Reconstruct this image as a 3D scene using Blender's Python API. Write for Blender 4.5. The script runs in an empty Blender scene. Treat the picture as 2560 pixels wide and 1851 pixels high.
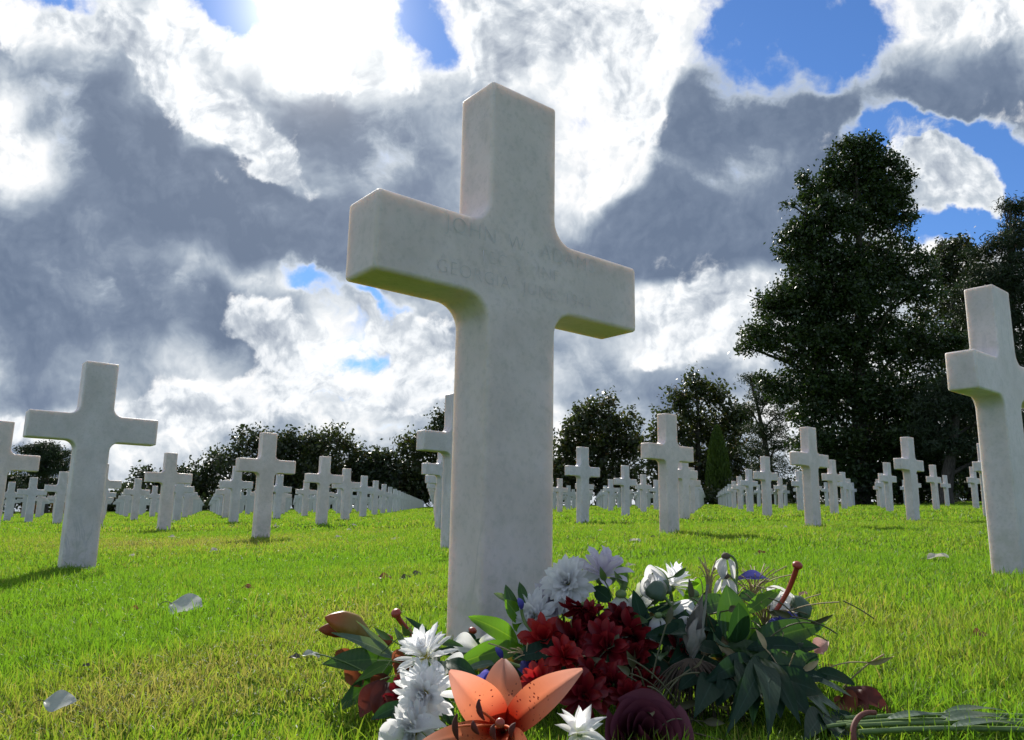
import bpy, bmesh, math, random
import numpy as np
from mathutils import Vector, Matrix
R = math.radians
scene = bpy.context.scene
col = scene.collection
rng = np.random.default_rng(7)
random.seed(7)

# ------------------------------------------------------------------ helpers
def tag(o, label=None, cat=None, group=None, kind=None):
    if label: o['label'] = label
    if cat: o['category'] = cat
    if group: o['group'] = group
    if kind: o['kind'] = kind
    return o

def empty(name, loc=(0, 0, 0)):
    o = bpy.data.objects.new(name, None); col.objects.link(o)
    o.empty_display_size = 0.05; o.location = loc
    return o

def np_mesh(name, V, F, mat, smooth=False, attrs=None):
    """V (n,3) points, F (m,k) faces of k corners each."""
    V = np.asarray(V, np.float32); F = np.asarray(F, np.int32)
    me = bpy.data.meshes.new(name)
    m, k = F.shape
    me.vertices.add(len(V)); me.vertices.foreach_set('co', V.ravel())
    me.loops.add(m * k); me.loops.foreach_set('vertex_index', F.ravel())
    me.polygons.add(m); me.polygons.foreach_set('loop_start', np.arange(0, m * k, k, dtype=np.int32))
    if smooth: me.polygons.foreach_set('use_smooth', np.ones(m, bool))
    for an, av in (attrs or {}).items():
        a = me.attributes.new(an, 'FLOAT', 'POINT'); a.data.foreach_set('value', np.asarray(av, np.float32))
    me.update(calc_edges=True)
    if mat: me.materials.append(mat)
    return me

def link(name, me, parent=None):
    o = bpy.data.objects.new(name, me); col.objects.link(o)
    if parent: o.parent = parent
    return o

class Soup:
    """collects quads for one mesh"""
    def __init__(s): s.V = []; s.F = []; s.n = 0; s.A = []
    def add(s, V, F, a=None):
        V = np.asarray(V, float); F = np.asarray(F, int)
        s.V.append(V); s.F.append(F + s.n); s.n += len(V)
        s.A.append(np.zeros(len(V)) if a is None else np.broadcast_to(np.asarray(a, float), (len(V),)))
    def grid(s, P, a=None, closed=False):
        """P (r,c,3) grid of points -> quads; closed joins last column to first"""
        P = np.asarray(P, float); r, c = P.shape[:2]
        idx = np.arange(r * c).reshape(r, c)
        if closed: idx = np.concatenate([idx, idx[:, :1]], 1)
        F = np.stack([idx[:-1, :-1], idx[1:, :-1], idx[1:, 1:], idx[:-1, 1:]], -1).reshape(-1, 4)
        s.add(P.reshape(-1, 3), F, None if a is None else np.asarray(a).reshape(-1))
    def tube(s, pts, rad, seg=8, a=None):
        pts = np.asarray(pts, float); n = len(pts); rad = np.broadcast_to(np.asarray(rad, float), (n,))
        t = np.gradient(pts, axis=0); t /= np.linalg.norm(t, axis=1, keepdims=True) + 1e-12
        ref = np.array([0, 0, 1.]) if abs(t[0][2]) < .9 else np.array([1., 0, 0])
        P = []
        for i in range(n):
            u = np.cross(ref, t[i]); u /= np.linalg.norm(u) + 1e-12
            w = np.cross(t[i], u); ref = np.cross(t[i], u) if False else ref
            ang = np.linspace(0, 2 * np.pi, seg, endpoint=False)
            P.append(pts[i] + rad[i] * (np.cos(ang)[:, None] * u + np.sin(ang)[:, None] * w))
        s.grid(np.array(P), None if a is None else np.full((n, seg), a), closed=True)
        for e in (0, n - 1):   # close ends with a tiny fan
            ring = P[e]; c = pts[e]
            k = seg // 2 * 2
            V = np.vstack([ring, c[None]])
            F = [[seg, j, (j + 1) % seg, seg] for j in range(seg)]
            V2 = np.vstack([V]); s.add(V2, np.array([[seg, j, (j + 1) % seg, (j + 2) % seg] for j in range(0, k, 2)]), a)
    def mesh(s, name, mat, smooth=True):
        return np_mesh(name, np.vstack(s.V), np.vstack(s.F), mat, smooth, {'v': np.concatenate(s.A)})
    def build(s, name, mat, parent=None, smooth=True):
        return link(name, s.mesh(name, mat, smooth), parent)

# ------------------------------------------------------------------ camera (solved from the crosses of the photograph)
FPX = 1960.7
PITCH, ROLL, YAW = R(11.115), R(0.957), R(39.35)
ZC = 0.225
cp, sp, cr, sr = math.cos(PITCH), math.sin(PITCH), math.cos(ROLL), math.sin(ROLL)
FW = np.array([0, cp, sp]); UP0 = np.array([0, -sp, cp]); RT0 = np.array([1., 0, 0])
RT = cr * RT0 + sr * UP0; UP = -sr * RT0 + cr * UP0
CAM = np.array([0, 0, ZC])
cd = bpy.data.cameras.new('camera'); co = bpy.data.objects.new('camera', cd); col.objects.link(co)
M = Matrix.Identity(4)
for i in range(3):
    M[i][0] = RT[i]; M[i][1] = UP[i]; M[i][2] = -FW[i]; M[i][3] = CAM[i]
co.matrix_world = M
cd.sensor_width = 36; cd.lens = 36 * FPX / 2560; cd.clip_start = 0.01; cd.clip_end = 3000
scene.camera = co
scene.render.resolution_x, scene.render.resolution_y = 1024, 740

def at(px, py, D):
    return CAM + D * (FW + RT * (px - 1280) / FPX + UP * (925.5 - py) / FPX)
def to_px(P):
    d = np.asarray(P) - CAM; z = d @ FW
    return np.stack([1280 + FPX * (d @ RT) / z, 925.5 - FPX * (d @ UP) / z, z], -1)

AX = np.array([math.cos(YAW), math.sin(YAW)]); BX = np.array([-math.sin(YAW), math.cos(YAW)])
ORG = np.array([0.018, 1.364])          # front foot of the tall cross
SA, SB = 2.30, 3.43                       # spacing along and across the rows
# surveyed crosses: lattice index, position, ground height
SURV = {(0, 0): (.018, 1.364, -.203), (0, 1): (-2.149, 4.045, -.262), (1, 2): (-2.506, 8.159, -.188), (1, 3): (-4.704, 10.938, -.165),
        (2, 3): (-2.875, 12.311, -.065), (1, 1): (-.352, 5.501, -.173), (2, 1): (1.427, 6.932, -.06), (3, 1): (3.195, 8.276, .015),
        (4, 1): (5.0, 9.768, .108), (3, 2): (1.06, 11.18, .03), (5, 3): (2.44, 16.509, .2), (1, 0): (1.813, 2.798, -.147)}
_pts = np.array([v[:2] for v in SURV.values()]); _z = np.array([v[2] for v in SURV.values()]) + ZC
def _plane(x, y):
    a = (x - ORG[0]) * AX[0] + (y - ORG[1]) * AX[1]
    return ZC - .245 + .0385 * np.minimum(a, 95) 
_S = 1.7
_K = np.exp(-((_pts[:, None] - _pts[None]) ** 2).sum(-1) / (2 * _S ** 2))
_wt = np.linalg.solve(_K + .05 * np.eye(len(_K)), _z - _plane(_pts[:, 0], _pts[:, 1]))
def ground(x, y):
    x = np.asarray(x, float); y = np.asarray(y, float)
    z = _plane(x, y)
    for (px, py), w in zip(_pts, _wt):
        z = z + w * np.exp(-((x - px) ** 2 + (y - py) ** 2) / (2 * _S ** 2))
    return z
def on_ground(px, py):
    d = FW + RT * (px - 1280) / FPX + UP * (925.5 - py) / FPX
    lo, hi = .3, 60.
    t = np.linspace(lo, hi, 6000)
    P = CAM[None] + t[:, None] * d
    below = P[:, 2] <= ground(P[:, 0], P[:, 1])
    i = int(np.argmax(below)) if below.any() else len(t) - 1
    p = P[i]; return np.array([p[0], p[1], float(ground(p[0], p[1]))])

# ------------------------------------------------------------------ materials
def new_mat(name):
    m = bpy.data.materials.new(name); m.use_nodes = True
    nt = m.node_tree; nt.nodes.clear()
    out = nt.nodes.new('ShaderNodeOutputMaterial')
    return m, nt, out
class NB:
    """terse node builder"""
    def __init__(s, nt): s.nt = nt
    def node(s, t, **kw):
        n = s.nt.nodes.new(t)
        for k, v in kw.items(): setattr(n, k, v)
        return n
    def put(s, sock, v):
        if v is None: return
        if isinstance(v, bpy.types.NodeSocket): s.nt.links.new(v, sock)
        else:
            try: sock.default_value = v
            except Exception: sock.default_value = (v, v, v) if len(sock.default_value) == 3 else (v, v, v, 1)
    def m(s, op, a, b=None, c=None, clamp=False):
        n = s.node('ShaderNodeMath', operation=op); n.use_clamp = clamp
        for i, v in enumerate((a, b, c)): s.put(n.inputs[i], v)
        return n.outputs[0]
    def v(s, op, a, b=None, c=None, scale=None):
        n = s.node('ShaderNodeVectorMath', operation=op)
        for i, x in enumerate((a, b, c)): s.put(n.inputs[i], x)
        if scale is not None: s.put(n.inputs['Scale'], scale)
        return n.outputs['Value'] if op in ('DOT_PRODUCT', 'LENGTH', 'DISTANCE') else n.outputs[0]
    def noise(s, vec, scale, detail=2, rough=.5, lac=2., dist=0., out='Fac', typ=None):
        n = s.node('ShaderNodeTexNoise')
        if typ: n.noise_type = typ
        if vec is not None: s.put(n.inputs['Vector'], vec)
        n.inputs['Scale'].default_value = scale; n.inputs['Detail'].default_value = detail
        n.inputs['Roughness'].default_value = rough; n.inputs['Lacunarity'].default_value = lac
        n.inputs['Distortion'].default_value = dist
        return n.outputs['Fac'] if out == 'Fac' else n.outputs['Color']
    def ramp(s, x, a, b, to0=0., to1=1., smooth=True):
        n = s.node('ShaderNodeMapRange', interpolation_type='SMOOTHSTEP' if smooth else 'LINEAR')
        s.put(n.inputs['Value'], x); s.put(n.inputs[1], a); s.put(n.inputs[2], b); s.put(n.inputs[3], to0); s.put(n.inputs[4], to1)
        return n.outputs[0]
    def mix(s, f, a, b, blend='MIX'):
        n = s.node('ShaderNodeMix', data_type='RGBA', blend_type=blend)
        s.put(n.inputs[0], f); s.put(n.inputs[6], a); s.put(n.inputs[7], b)
        return n.outputs[2]
    def shader(s, t, **kw):
        n = s.node(t)
        for k, v in kw.items(): s.put(n.inputs[k.replace('_', ' ')], v)
        return n.outputs[0]
    def mixs(s, f, a, b):
        n = s.node('ShaderNodeMixShader'); s.put(n.inputs[0], f); s.nt.links.new(a, n.inputs[1]); s.nt.links.new(b, n.inputs[2])
        return n.outputs[0]
    def attr(s, name): return s.node('ShaderNodeAttribute', attribute_name=name).outputs['Fac']
    def objrand(s): return s.node('ShaderNodeObjectInfo').outputs['Random']
    def pos(s): return s.node('ShaderNodeNewGeometry').outputs['Position']
    def obj(s): return s.node('ShaderNodeTexCoord').outputs['Object']
C4 = lambda r, g, b: (r, g, b, 1)
# ------------------------------------------------------------------ daylight: sky, clouds, sun
_sd = FW + RT * (782 - 1280) / FPX + UP * (925.5 - 20) / FPX; _sd /= np.linalg.norm(_sd)
SUN_EL = math.asin(_sd[2]); SUN_AZ = math.atan2(_sd[0], _sd[1])      # azimuth from +Y towards +X
sl = bpy.data.lights.new('sun', 'SUN'); so = bpy.data.objects.new('sun', sl); col.objects.link(so)
sl.energy = 5.0; sl.angle = R(.53); sl.color = (1, .95, .86)
so.rotation_euler = Vector(-_sd).to_track_quat('-Z', 'Y').to_euler(); so.location = (0, 0, 30)

world = bpy.data.worlds.new('World'); scene.world = world; world.use_nodes = True
world.cycles.sampling_method = 'MANUAL'; world.cycles.sample_map_resolution = 512
wt = world.node_tree; wt.nodes.clear(); N = NB(wt)
SKS = .1
sky = N.node('ShaderNodeTexSky', sky_type='NISHITA'); sky.sun_disc = False
sky.sun_elevation = SUN_EL; sky.sun_rotation = SUN_AZ
sky.ozone_density = 3.0; sky.air_density = 1.0; sky.dust_density = .05
D = N.node('ShaderNodeTexCoord').outputs['Generated']
D = N.v('NORMALIZE', D)
w = N.v('DOT_PRODUCT', D, tuple(FW)); wc = N.m('MAXIMUM', w, .12)
u = N.m('DIVIDE', N.v('DOT_PRODUCT', D, tuple(RT)), wc)
v = N.m('DIVIDE', N.v('DOT_PRODUCT', D, tuple(UP)), wc)
cx = N.node('ShaderNodeCombineXYZ'); N.put(cx.inputs[0], u); N.put(cx.inputs[1], v); cx.inputs[2].default_value = 1.0; P0 = cx.outputs[0]
front = N.ramp(w, .3, .62)
S22 = 2560 / 2268.
def uvp(x, y): return ((x * S22 - 1280) / FPX, (925.5 - y * S22) / FPX)
wn = N.noise(P0, 5.5, 3, .55, out='Color')
warp = N.v('MULTIPLY_ADD', N.v('SUBTRACT', wn, (.5, .5, .5)), (.13, .11, 0), P0)
fine = N.noise(P0, 21, 4, .6, out='Color')
warp2 = N.v('MULTIPLY_ADD', N.v('SUBTRACT', fine, (.5, .5, .5)), (.045, .045, 0), warp)
def blobs(vec, L, start=0.):
    acc = start
    for (x, y, rx, ry, rot, wgt) in L:
        c = uvp(x, y); k = S22 / FPX; t = -R(rot); ct, st = math.cos(t), math.sin(t)
        if rot == 0:
            sc_ = N.v('MULTIPLY_ADD', vec, (1 / (rx * k), 1 / (ry * k), 0), (-c[0] / (rx * k), -c[1] / (ry * k), 0))
            acc = N.m('MULTIPLY_ADD', N.m('POWER', .36788, N.v('DOT_PRODUCT', sc_, sc_)), wgt, acc); continue
        d1 = N.v('DOT_PRODUCT', vec, (ct / (rx * k), st / (rx * k), -(ct * c[0] + st * c[1]) / (rx * k)))
        d2 = N.v('DOT_PRODUCT', vec, (-st / (ry * k), ct / (ry * k), (st * c[0] - ct * c[1]) / (ry * k)))
        e = N.m('POWER', .36788, N.m('MULTIPLY_ADD', d1, d1, N.m('MULTIPLY', d2, d2)))
        acc = N.m('MULTIPLY_ADD', e, wgt, acc)
    return acc
# openings in the cloud cover (x, y, rx, ry, tilt, weight)
HOLES = [(490, 50, 80, 62, 20, -1.35), (955, 60, 100, 100, -20, -1.3), (1740, 70, 190, 110, -14, -1.6), (1600, 20, 90, 60, 0, -.8), (1830, 165, 70, 40, 0, -.35),
         (1985, 310, 90, 55, 15, -1.5), (2140, 290, 190, 45, 4, -1.5), (2250, 430, 60, 150, 0, -1.5), (2140, 515, 120, 45, -12, -1.5), (1990, 400, 40, 80, 0, -1.2), (270, 530, 110, 80, 0, .7), (1945, 215, 50, 60, 0, -.35),
         (2000, 470, 45, 80, 0, -.8), (700, 625, 84, 34, 10, -1.05), (850, 668, 60, 22, 15, -.9), (790, 805, 50, 70, 30, -.9),
         (1880, 80, 60, 60, 0, -.9), (150, 0, 110, 26, 0, -.8), (880, 935, 60, 26, 0, -.5), (1720, 205, 90, 40, 20, -.3),
         (2112, 398, 84, 70, 20, 1.7), (1830, 380, 50, 36, 0, .5), (1240, 60, 200, 110, 0, .5), (1400, 60, 90, 60, 0, .3), (690, 95, 130, 50, 0, .5),
         (780, 800, 230, 110, 0, -.36), (330, 950, 200, 40, 0, -.2), (1480, 760, 200, 100, 0, -.1), (1180, 700, 150, 120, 0, -.1)]
cov = blobs(warp2, HOLES, 1.0)
DARK = [(270, 525, 130, 80, 0, .55), (1640, 365, 130, 90, 0, .5), (1500, 590, 160, 40, 0, .3), (230, 470, 420, 300, 15, .26), (820, 400, 190, 210, 0, .25), (1550, 420, 330, 230, 0, .15), (130, 190, 130, 90, 0, .75), (210, 320, 190, 95, 20, .8), (430, 415, 240, 85, 22, .95), (640, 500, 190, 75, 22, .9), (160, 560, 300, 150, 0, .62),
        (330, 690, 330, 95, 6, .78), (80, 740, 200, 110, 0, .6), (780, 255, 200, 100, 15, .8), (880, 390, 140, 130, 0, .6), (150, 885, 190, 50, 0, .5), (740, 470, 120, 110, 0, .4),
        (1180, 235, 120, 70, 20, .65), (1490, 360, 130, 150, 0, .9), (1560, 480, 230, 120, 0, .95), (1690, 330, 170, 130, 20, .85), (1780, 260, 130, 120, 0, .5), (1840, 420, 90, 120, 0, .45), (1990, 230, 160, 60, 0, .35), (1380, 560, 190, 60, 0, .6),
        (1560, 200, 90, 60, 0, .55), (1900, 190, 210, 70, 6, .5), (2150, 170, 230, 90, 0, .5), (2060, 110, 160, 50, 0, .2), (1250, 500, 100, 90, 0, .55), (1750, 520, 120, 110, 0, .6),
        (1310, 800, 130, 90, 0, .6), (1500, 850, 200, 60, 0, .6), (60, 480, 110, 60, 0, .3), (480, 700, 120, 90, 0, .35), (1620, 380, 150, 200, 0, .3), (930, 880, 80, 40, 0, .35), (600, 850, 50, 30, 0, .25), (1250, 890, 80, 60, 0, .3), (580, 790, 80, 70, 0, .3),
        # bright ridges lying over the grey
        (300, 70, 200, 50, 10, -.5), (420, 200, 190, 45, 40, -.6), (590, 330, 200, 42, 40, -.6), (690, 420, 90, 45, 40, -.4), (45, 300, 60, 130, 0, -.6), (720, 170, 260, 40, 10, -.5),
        (480, 585, 160, 34, 14, -.55), (600, 620, 90, 40, 0, -.3), (1250, 100, 220, 110, 0, -.75), (1385, 230, 95, 160, -10, -.95), (1450, 150, 80, 60, 0, -.4), (1270, 400, 85, 75, 0, -.6), (1500, 690, 170, 75, -6, -.7),
        (1570, 640, 150, 55, 0, -.5), (2100, 40, 220, 60, -6, -.5), (640, 760, 170, 110, 0, -.3), (130, 940, 200, 30, 0, -.7), (420, 930, 240, 70, 0, -.55), (720, 880, 160, 80, 0, -.4), (1250, 950, 120, 30, 0, -.4), (2110, 390, 100, 80, 0, -.6)]
def voro(vec, scale, detail, rough=.5):
    n = N.node('ShaderNodeTexVoronoi', feature='F1', voronoi_dimensions='2D'); n.normalize = True
    N.put(n.inputs['Vector'], vec); n.inputs['Scale'].default_value = scale; n.inputs['Detail'].default_value = detail
    n.inputs['Roughness'].default_value = rough; n.inputs['Lacunarity'].default_value = 2.2
    return n.outputs['Distance']
bw = N.v('MULTIPLY_ADD', N.v('SUBTRACT', wn, (.5, .5, .5)), (.06, .05, 0), P0)
bw = N.v('MULTIPLY_ADD', N.v('SUBTRACT', fine, (.5, .5, .5)), (.016, .016, 0), bw)
def heads(vec): return N.m('SUBTRACT', .45, voro(vec, 8, 3.0, .58))       # rounded cauliflower heads
def soft(vec, det): return N.m('SUBTRACT', N.noise(vec, 4.6, det, .6, 2.1), .5)
h0 = heads(bw); f0 = soft(bw, 8)
bil = N.m('MULTIPLY_ADD', h0, .8, N.m('MULTIPLY', f0, 2.6))
dsun = uvp(690, 20)
S = N.m('MULTIPLY_ADD', bil, .85, cov)
S = N.m('ADD', N.m('MULTIPLY', S, front), N.m('MULTIPLY', N.m('SUBTRACT', 1, front), N.m('MULTIPLY_ADD', N.noise(D, 2.5, 5, .6), 2.2, -.62)))
alpha = N.ramp(S, .18, .74)
thick = N.ramp(S, .45, 1.0)
DW = [(a_, b_, c_, d_, e_, f_ * 1.25) for a_, b_, c_, d_, e_, f_ in DARK]
tos = N.v('NORMALIZE', N.v('SUBTRACT', (dsun[0], dsun[1], 1), P0))
BIGD = [q for q in DW if q[5] >= .9]
dkS = blobs(warp, BIGD, .10); dk = blobs(warp, [q for q in DW if q[5] < .9], dkS)
dk2 = N.m('ADD', N.m('SUBTRACT', blobs(N.v('MULTIPLY_ADD', tos, (.035, .035, 0), warp), BIGD, .10), dkS), dk)
back = N.m('MULTIPLY', N.m('SUBTRACT', 1, front), N.m('MULTIPLY_ADD', N.noise(D, 1.7, 3, .5), .8, .35))
dk = N.m('ADD', N.m('MULTIPLY', dk, front), back)
dk2 = N.m('ADD', N.m('MULTIPLY', dk2, front), back)
# relief: the side of each billow that faces the sun is brighter
o1 = N.v('MULTIPLY_ADD', tos, (.026, .026, 0), bw); o2 = N.v('MULTIPLY_ADD', tos, (.009, .009, 0), bw)
f1 = soft(o1, 5)
relief = N.m('ADD', N.m('MULTIPLY', N.m('SUBTRACT', f0, f1), 1.5), N.m('MULTIPLY', N.m('SUBTRACT', h0, heads(o1)), .5))
relf = N.m('MULTIPLY_ADD', N.m('SUBTRACT', f0, soft(o2, 6)), 2.0, N.m('MULTIPLY', N.m('SUBTRACT', h0, heads(o2)), .9))
relief = N.m('ADD', relief, relf)
edge = N.m('ADD', dk, N.m('MULTIPLY_ADD', f0, 3.4, N.m('MULTIPLY', h0, .8)))
edge2 = N.m('MULTIPLY_ADD', f1, 3.4, N.m('ADD', dk2, N.m('MULTIPLY', h0, .8)))
t = N.m('POWER', N.ramp(edge, .08, 1.35, smooth=False), .85)
# silver lining: shaded masses are rimmed with light where they face the sun
rim = N.m('MULTIPLY', N.ramp(N.m('SUBTRACT', edge, edge2), .05, .75), N.m('MULTIPLY', N.ramp(edge, .1, .45), N.ramp(edge, 1.25, .6)))
calm = N.m('MULTIPLY_ADD', t, -.52, 1.0)
tone = N.m('ADD', N.m('MULTIPLY_ADD', t, .80, .13), N.m('MULTIPLY', N.m('MULTIPLY_ADD', relief, -1.05, N.m('MULTIPLY', f0, .75)), calm))
tone = N.m('MULTIPLY_ADD', rim, -.34, tone)
dkt = N.m('MULTIPLY', tone, N.m('MULTIPLY_ADD', thick, .7, .3), clamp=True)
cr_ = N.node('ShaderNodeValToRGB'); N.put(cr_.inputs[0], dkt)
el = cr_.color_ramp.elements
el[0].position = 0.0; el[0].color = C4(1, 1, 1)
el[1].position = 1.0; el[1].color = C4(.145, .195, .29)
for p_, c_ in ((.16, C4(.80, .84, .88)), (.36, C4(.54, .60, .67)), (.6, C4(.32, .385, .48)), (.82, C4(.19, .245, .345))):
    e_ = el.new(p_); e_.color = c_
cloud = N.v('SCALE', cr_.outputs[0], scale=.86)
# sunlit cumulus heads standing in front of the grey masses, crisp edged
FRONT = [(1270, 80, 200, 100, 0, .95), (1400, 215, 95, 150, -8, .95), (1250, 390, 80, 70, 0, .75), (1130, 150, 70, 70, 0, .5), (640, 735, 150, 55, 8, .8), (850, 715, 90, 36, 0, .6), (930, 770, 110, 60, -10, .6), (930, 860, 110, 60, 0, .8), (640, 850, 150, 50, 0, .75),
         (430, 905, 130, 50, 0, .8), (560, 690, 70, 50, 40, .6), (290, 95, 150, 55, 15, .8), (460, 225, 150, 55, 38, .8), (620, 365, 140, 42, 38, .8), (770, 150, 170, 40, 12, .7), (1540, 690, 170, 70, -8, .85), (1450, 760, 80, 50, 0, .6),
         (2130, 30, 180, 40, -6, .75), (40, 280, 50, 110, 0, .7), (60, 60, 110, 35, -8, .6), (2112, 395, 72, 60, 15, .8), (130, 945, 180, 26, 0, .7)]
F = N.m('MULTIPLY', blobs(warp2, FRONT, 0.), front)
S2 = N.m('MULTIPLY_ADD', bil, .62, F)
a2 = N.ramp(S2, .36, .60)
tone2 = N.m('ADD', N.m('MULTIPLY_ADD', relief, -1.05, .185), N.m('MULTIPLY', N.ramp(S2, .62, 1.3), .20), clamp=True)
cr2 = N.node('ShaderNodeValToRGB'); N.put(cr2.inputs[0], tone2)
e2_ = cr2.color_ramp.elements; e2_[0].position = 0; e2_[0].color = C4(1, 1, 1); e2_[1].position = 1; e2_[1].color = C4(.17, .215, .30)
for p_, c_ in ((.14, C4(.88, .91, .94)), (.34, C4(.58, .63, .69)), (.6, C4(.36, .41, .49))):
    q_ = e2_.new(p_); q_.color = c_
cloud = N.mix(N.m('MULTIPLY', a2, .9), cloud, N.v('SCALE', cr2.outputs[0], scale=.9))
alpha = N.m('MAXIMUM', alpha, a2)
sang = N.v('DISTANCE', D, tuple(_sd))
g1 = N.m('POWER', .36788, N.m('POWER', N.m('DIVIDE', sang, .066), 2.))
g2 = N.m('POWER', .36788, N.m('DIVIDE', sang, .16))
skyc = N.v('MULTIPLY', N.v('SCALE', sky.outputs[0], scale=SKS), (.58, .82, 1.14))
sk = N.mix(alpha, skyc, cloud)
glow = N.v('ADD', N.v('SCALE', (1., .93, .80), scale=N.m('MULTIPLY', g1, 1.3)), N.v('SCALE', (1., .95, .86), scale=N.m('MULTIPLY', g2, .13)))
sk = N.v('ADD', sk, glow)
bg = N.node('ShaderNodeBackground'); bg.inputs['Strength'].default_value = SKS
N.put(bg.inputs[0], N.v('SCALE', sk, scale=1 / SKS))
wo = N.node('ShaderNodeOutputWorld'); wt.links.new(bg.outputs[0], wo.inputs[0])
cy = scene.cycles; cy.max_bounces = 6; cy.diffuse_bounces = 3; cy.glossy_bounces = 2; cy.transmission_bounces = 4; cy.transparent_max_bounces = 4; cy.adaptive_threshold = .02
scene.view_settings.view_transform = 'Standard'; scene.view_settings.look = 'None'
scene.view_settings.exposure = 0.25; scene.view_settings.gamma = 1.0
for n_ in wt.nodes:                        # the cloud field is a flat map of directions: two dimensions are enough
    if n_.bl_idname == 'ShaderNodeTexNoise' and n_.inputs['Vector'].links[0].from_node is not D.node: n_.noise_dimensions = '2D'
# ------------------------------------------------------------------ marble
def marble():
    m, nt, out = new_mat('white_marble'); n = NB(nt)
    oi = n.node('ShaderNodeObjectInfo')
    pos = n.v('MULTIPLY_ADD', oi.outputs['Location'], (1.7, 1.7, 1.7), n.obj())
    cloudy = n.noise(pos, 4.5, 6, .62, dist=.6)
    grain = n.noise(pos, 90, 4, .65)
    mid = n.noise(pos, 22, 5, .62)
    vein = n.noise(n.v('MULTIPLY', pos, (1.3, 1, .35)), 3.2, 4, .6, dist=1.2)
    vein = n.ramp(n.m('ABSOLUTE', n.m('SUBTRACT', vein, .5)), .0, .018, 1, 0)
    veinmask = n.ramp(n.noise(pos, 2.2, 2), .52, .72)
    c = n.mix(n.ramp(cloudy, .3, .7), C4(.575, .53, .525), C4(.70, .65, .66))
    c = n.mix(n.m('MULTIPLY', n.ramp(mid, .46, .70), .32), c, C4(.42, .42, .40))
    c = n.mix(n.m('MULTIPLY', n.ramp(grain, .48, .7), .26), c, C4(.34, .34, .33))
    c = n.mix(n.m('MULTIPLY', n.m('MULTIPLY', vein, veinmask), .38), c, C4(.24, .26, .31))
    tintv = n.mix(oi.outputs['Random'], C4(1.07, .985, .93), C4(.93, .945, .965))
    c = n.mix(1.0, c, tintv, 'MULTIPLY')
    # rain-washed grime and lichen low on the stem and under the arms
    low = n.ramp(n.node('ShaderNodeSeparateXYZ'), 0, 1) if False else None
    sx = n.node('ShaderNodeSeparateXYZ'); nt.links.new(n.obj(), sx.inputs[0])
    lowm = n.m('MULTIPLY', n.ramp(sx.outputs[2], .0, .16, 1, 0), n.ramp(mid, .42, .62))
    c = n.mix(n.m('MULTIPLY', lowm, .35), c, C4(.42, .42, .3))
    bump = n.node('ShaderNodeBump'); bump.inputs['Strength'].default_value = .12; bump.inputs['Distance'].default_value = .002
    n.put(bump.inputs['Height'], n.noise(pos, 140, 3, .6))
    b = n.node('ShaderNodeBsdfPrincipled')
    n.put(b.inputs['Base Color'], c); b.inputs['Roughness'].default_value = .48
    b.inputs['Subsurface Weight'].default_value = .7; b.inputs['Subsurface Radius'].default_value = (1., .82, .6); b.inputs['Subsurface Scale'].default_value = .034
    n.put(b.inputs['Normal'], bump.outputs[0])
    nt.links.new(b.outputs[0], out.inputs[0]); return m
MARBLE = marble()
MARBLE_FAR = bpy.data.materials.new('white_marble_far'); MARBLE_FAR.use_nodes = True
_b = MARBLE_FAR.node_tree.nodes['Principled BSDF']
_b.inputs['Roughness'].default_value = .5
_n = NB(MARBLE_FAR.node_tree)
_t = _n.v('SCALE', _n.mix(_n.noise(_n.pos(), 6, 4, .6), C4(.48, .455, .45), C4(.61, .58, .585)), scale=_n.ramp(_n.objrand(), 0, 1, .84, 1.06, smooth=False))
_n.put(_b.inputs['Base Color'], _t)

CW, CDp, CH, CT, CB, CS = .159, .0998, 1.0, .7225, .586, .61     # stem width, depth, height, arm top, arm bottom, span
def cross_profile(fillet=.046, seg=7, foot=-.16):
    h, a = CW / 2, CS / 2
    P = [(-h, foot), (h, foot)]
    def arc(cx, cz, a0, a1):
        for t in np.linspace(a0, a1, seg + 1):
            P.append((cx + fillet * math.cos(t), cz + fillet * math.sin(t)))
    q = math.pi / 2
    arc(h + fillet, CB - fillet, math.pi, q)                 # under the right arm
    P.extend([(a, CB), (a, CT)])
    arc(h + fillet, CT + fillet, -q, -math.pi)
    P.extend([(h, CH), (-h, CH)])
    arc(-h - fillet, CT + fillet, 0, -q)
    P.extend([(-a, CT), (-a, CB)])
    arc(-h - fillet, CB - fillet, q, 0)
    return P
def cross_mesh(name, mat, seg=7, bevel=.004, bseg=3):
    P = cross_profile(seg=seg)
    bm = bmesh.new()
    f = bm.faces.new([bm.verts.new((x, 0, z)) for x, z in P])
    r = bmesh.ops.extrude_face_region(bm, geom=[f])
    vs = [e for e in r['geom'] if isinstance(e, bmesh.types.BMVert)]
    bmesh.ops.translate(bm, verts=vs, vec=(0, CDp, 0))
    bmesh.ops.recalc_face_normals(bm, faces=bm.faces)
    if bevel:
        ed = []
        for e in bm.edges:
            if len(e.link_faces) == 2 and e.calc_face_angle() > R(60): ed.append(e)
        bmesh.ops.bevel(bm, geom=ed, offset=bevel, segments=bseg, profile=.5, affect='EDGES', clamp_overlap=True)
    me = bpy.data.meshes.new(name); bm.to_mesh(me); bm.free()
    me.materials.append(mat)
    for p in me.polygons: p.use_smooth = p.area < .004
    return me
ME_NEAR = cross_mesh('grave_cross', MARBLE, 12, .0075, 4)
ME_MID = cross_mesh('grave_cross', MARBLE, 6, .007, 2)
ME_FAR = cross_mesh('grave_cross', MARBLE_FAR, 3, 0)

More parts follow.
